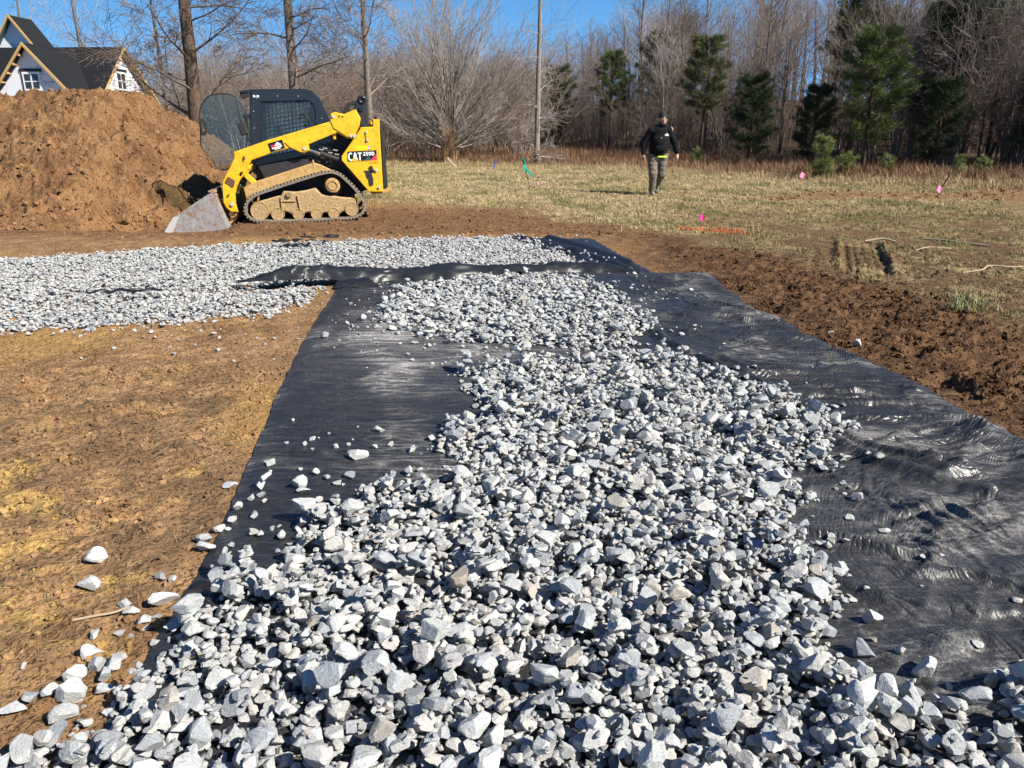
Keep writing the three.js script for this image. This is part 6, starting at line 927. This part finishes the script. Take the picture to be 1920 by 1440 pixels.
// ---------------------------------------------------------------- survey stakes, flags, sticks
{
  const pink = std([0.85, 0.04, 0.30], 0.6, { side: THREE.DoubleSide }), hot = std([0.80, 0.25, 0.40], 0.6, { side: THREE.DoubleSide }), teal = std([0.03, 0.42, 0.33], 0.6, { side: THREE.DoubleSide }), blue = std([0.06, 0.11, 0.45], 0.6), wood = std([0.42, 0.30, 0.16], 0.85), darkW = std([0.035, 0.03, 0.028], 0.9), wire = std([0.25, 0.25, 0.25], 0.5, { metalness: 0.6 }), pale = std([0.58, 0.46, 0.30], 0.85), straw = std([0.36, 0.275, 0.18], 0.9);
  const cloth = (w, h, f) => { const g = new THREE.PlaneGeometry(w, h, 8, 6), p = g.attributes.position; for (let i = 0; i < p.count; i++) { const x = p.getX(i), y = p.getY(i); p.setXYZ(i, x, y, f(x / w + 0.5, y / h + 0.5)); } g.computeVertexNormals(); return g; };
  const gy = (x, z) => land(x, z);
  { const T = thing('survey_stake', 'thin leaning stake with a teal-green ribbon in the tan grass', 'stake', [0.47, gy(0.47, -19.1), -19.1]); part('stake', rod([0, -0.1, 0], [-0.20, 0.78, 0], 0.011, 6), darkW, T); part('ribbon', cloth(0.07, 0.36, (u, v) => 0.03 * Math.sin(v * 7)).rotateZ(0.24).translate(-0.165, 0.62, 0.015), teal, T); part('ribbon_tail', cloth(0.05, 0.22, (u, v) => 0.03 * Math.sin(v * 6)).rotateZ(0.75).translate(-0.03, 0.42, 0.02), teal, T); }
  { const T = thing('survey_stake', 'short blue-topped stake at the far edge of the tan grass', 'stake', [-0.66, gy(-0.66, -28.5), -28.5]); part('stake', rod([0, -0.1, 0], [0.05, 0.30, 0], 0.022, 6), wood, T); part('painted_top', rod([0.015, 0.05, 0], [0.07, 0.40, 0], 0.03, 6), blue, T); }
  const flag = (x, z, h, w, label, m, stake) => { const T = thing('marker_flag', label, 'flag', [x, gy(x, z), z], 0.2, 'pink marker flags'); part('wire', rod([0, -0.03, 0], [0.02, h, 0], 0.004, 5), wire, T); part('pennant', cloth(w, w * 0.9, (u, v) => 0.02 * Math.sin(u * 5 + v * 2)).rotateZ(-0.5).translate(0.02 + w * 0.4, h - w * 0.4, 0), m, T); return T; };
  flag(3.06, -12.6, 0.10, 0.10, 'little hot pink flag low in the grass by the orange paint', pink);
  flag(8.25, -22.4, 0.22, 0.17, 'pink flag beside the bright pine saplings', hot); flag(9.62, -17.6, 0.22, 0.15, 'pink flag beside a dark leaning stake on the bare strip', hot);
  flag(0.62, -19.6, 0.16, 0.08, 'faint small reddish flag beside the teal ribboned stake', hot);
  const st = (x, z, dx, h, label) => tag(part('marker_stake', rod([x, gy(x, z) - 0.1, z], [x + dx, gy(x, z) + h, z], 0.014, 6), darkW, scene), label, 'stake', 'dark marker stakes');
  st(8.02, -22.4, 0.05, 0.62, 'dark upright stake beside the pink flag near the pine saplings'); st(9.75, -17.8, 0.24, 0.52, 'dark slanting stake beside the second pink flag');
  tag(part('board', box(-2.15, gy(-2.15, -28.6) + 0.20, -28.6, 0.07, 0.6, 0.03, 0.75, 0.005), pale, scene), 'pale plank end propped in the tall grass before the spreading tree', 'board');
  const stick = (pts, r, m, label) => tag(part('stick', hose(pts.map(([x, z, y]) => [x, gy(x, z) + y, z]), r, 16), m, scene), label, 'stick');
  stick([[-1.345, -1.955, 0.008], [-1.29, -1.98, 0.014], [-1.24, -2.0, 0.018], [-1.205, -2.02, 0.02]], 0.0042, straw, 'bare brown stick lying on the clay next to white stones');
  stick([[5.55, -10.25, 0.012], [5.7, -10.05, 0.02], [5.82, -9.8, 0.015], [6.0, -9.55, 0.02]], 0.014, straw, 'pale split branch lying in the churned grass');
  stick([[4.72, -7.85, 0.01], [4.95, -7.9, 0.025], [5.12, -8.06, 0.02], [5.3, -8.02, 0.03], [5.55, -8.12, 0.02]], 0.010, straw, 'crooked pale branch nearest the picture edge on the churned ground');
  stick([[4.62, -9.95, 0.03], [4.85, -9.95, 0.05], [4.98, -9.85, 0.02]], 0.015, straw, 'short pale branch at the end of the wheel ruts');
  stick([[4.9, -9.2, 0.01], [5.15, -9.35, 0.03], [5.4, -9.3, 0.01]], 0.009, straw, 'thin pale branch between the ruts and the split branch');
  // sprayed orange survey mark: paint on the grass blades
  const r = RNG(66), gs = []; for (let i = 0; i < 120; i++) { const u = r() < 0.25 ? r() * 0.18 : 0.2 + 0.8 * r(), x = lerp(2.5, 3.35, u) + (r() - 0.5) * 0.12, z = lerp(-11.45, -11.0, u) + (r() - 0.5) * 0.75 * (0.35 + 0.65 * u), g = bladeTuft(900 + i, 5, 0.045, 0.05, 0.0036, 0.05); g.translate(x, gy(x, z) + 0.003, z); gs.push(g); }
  tag(part('paint_mark', merge(gs), std([0.80, 0.15, 0.02], 0.7, { side: THREE.DoubleSide }), scene), 'bright orange paint sprayed on the grass', 'paint mark', null, 'stuff');
}
renderer.render(scene, camera);
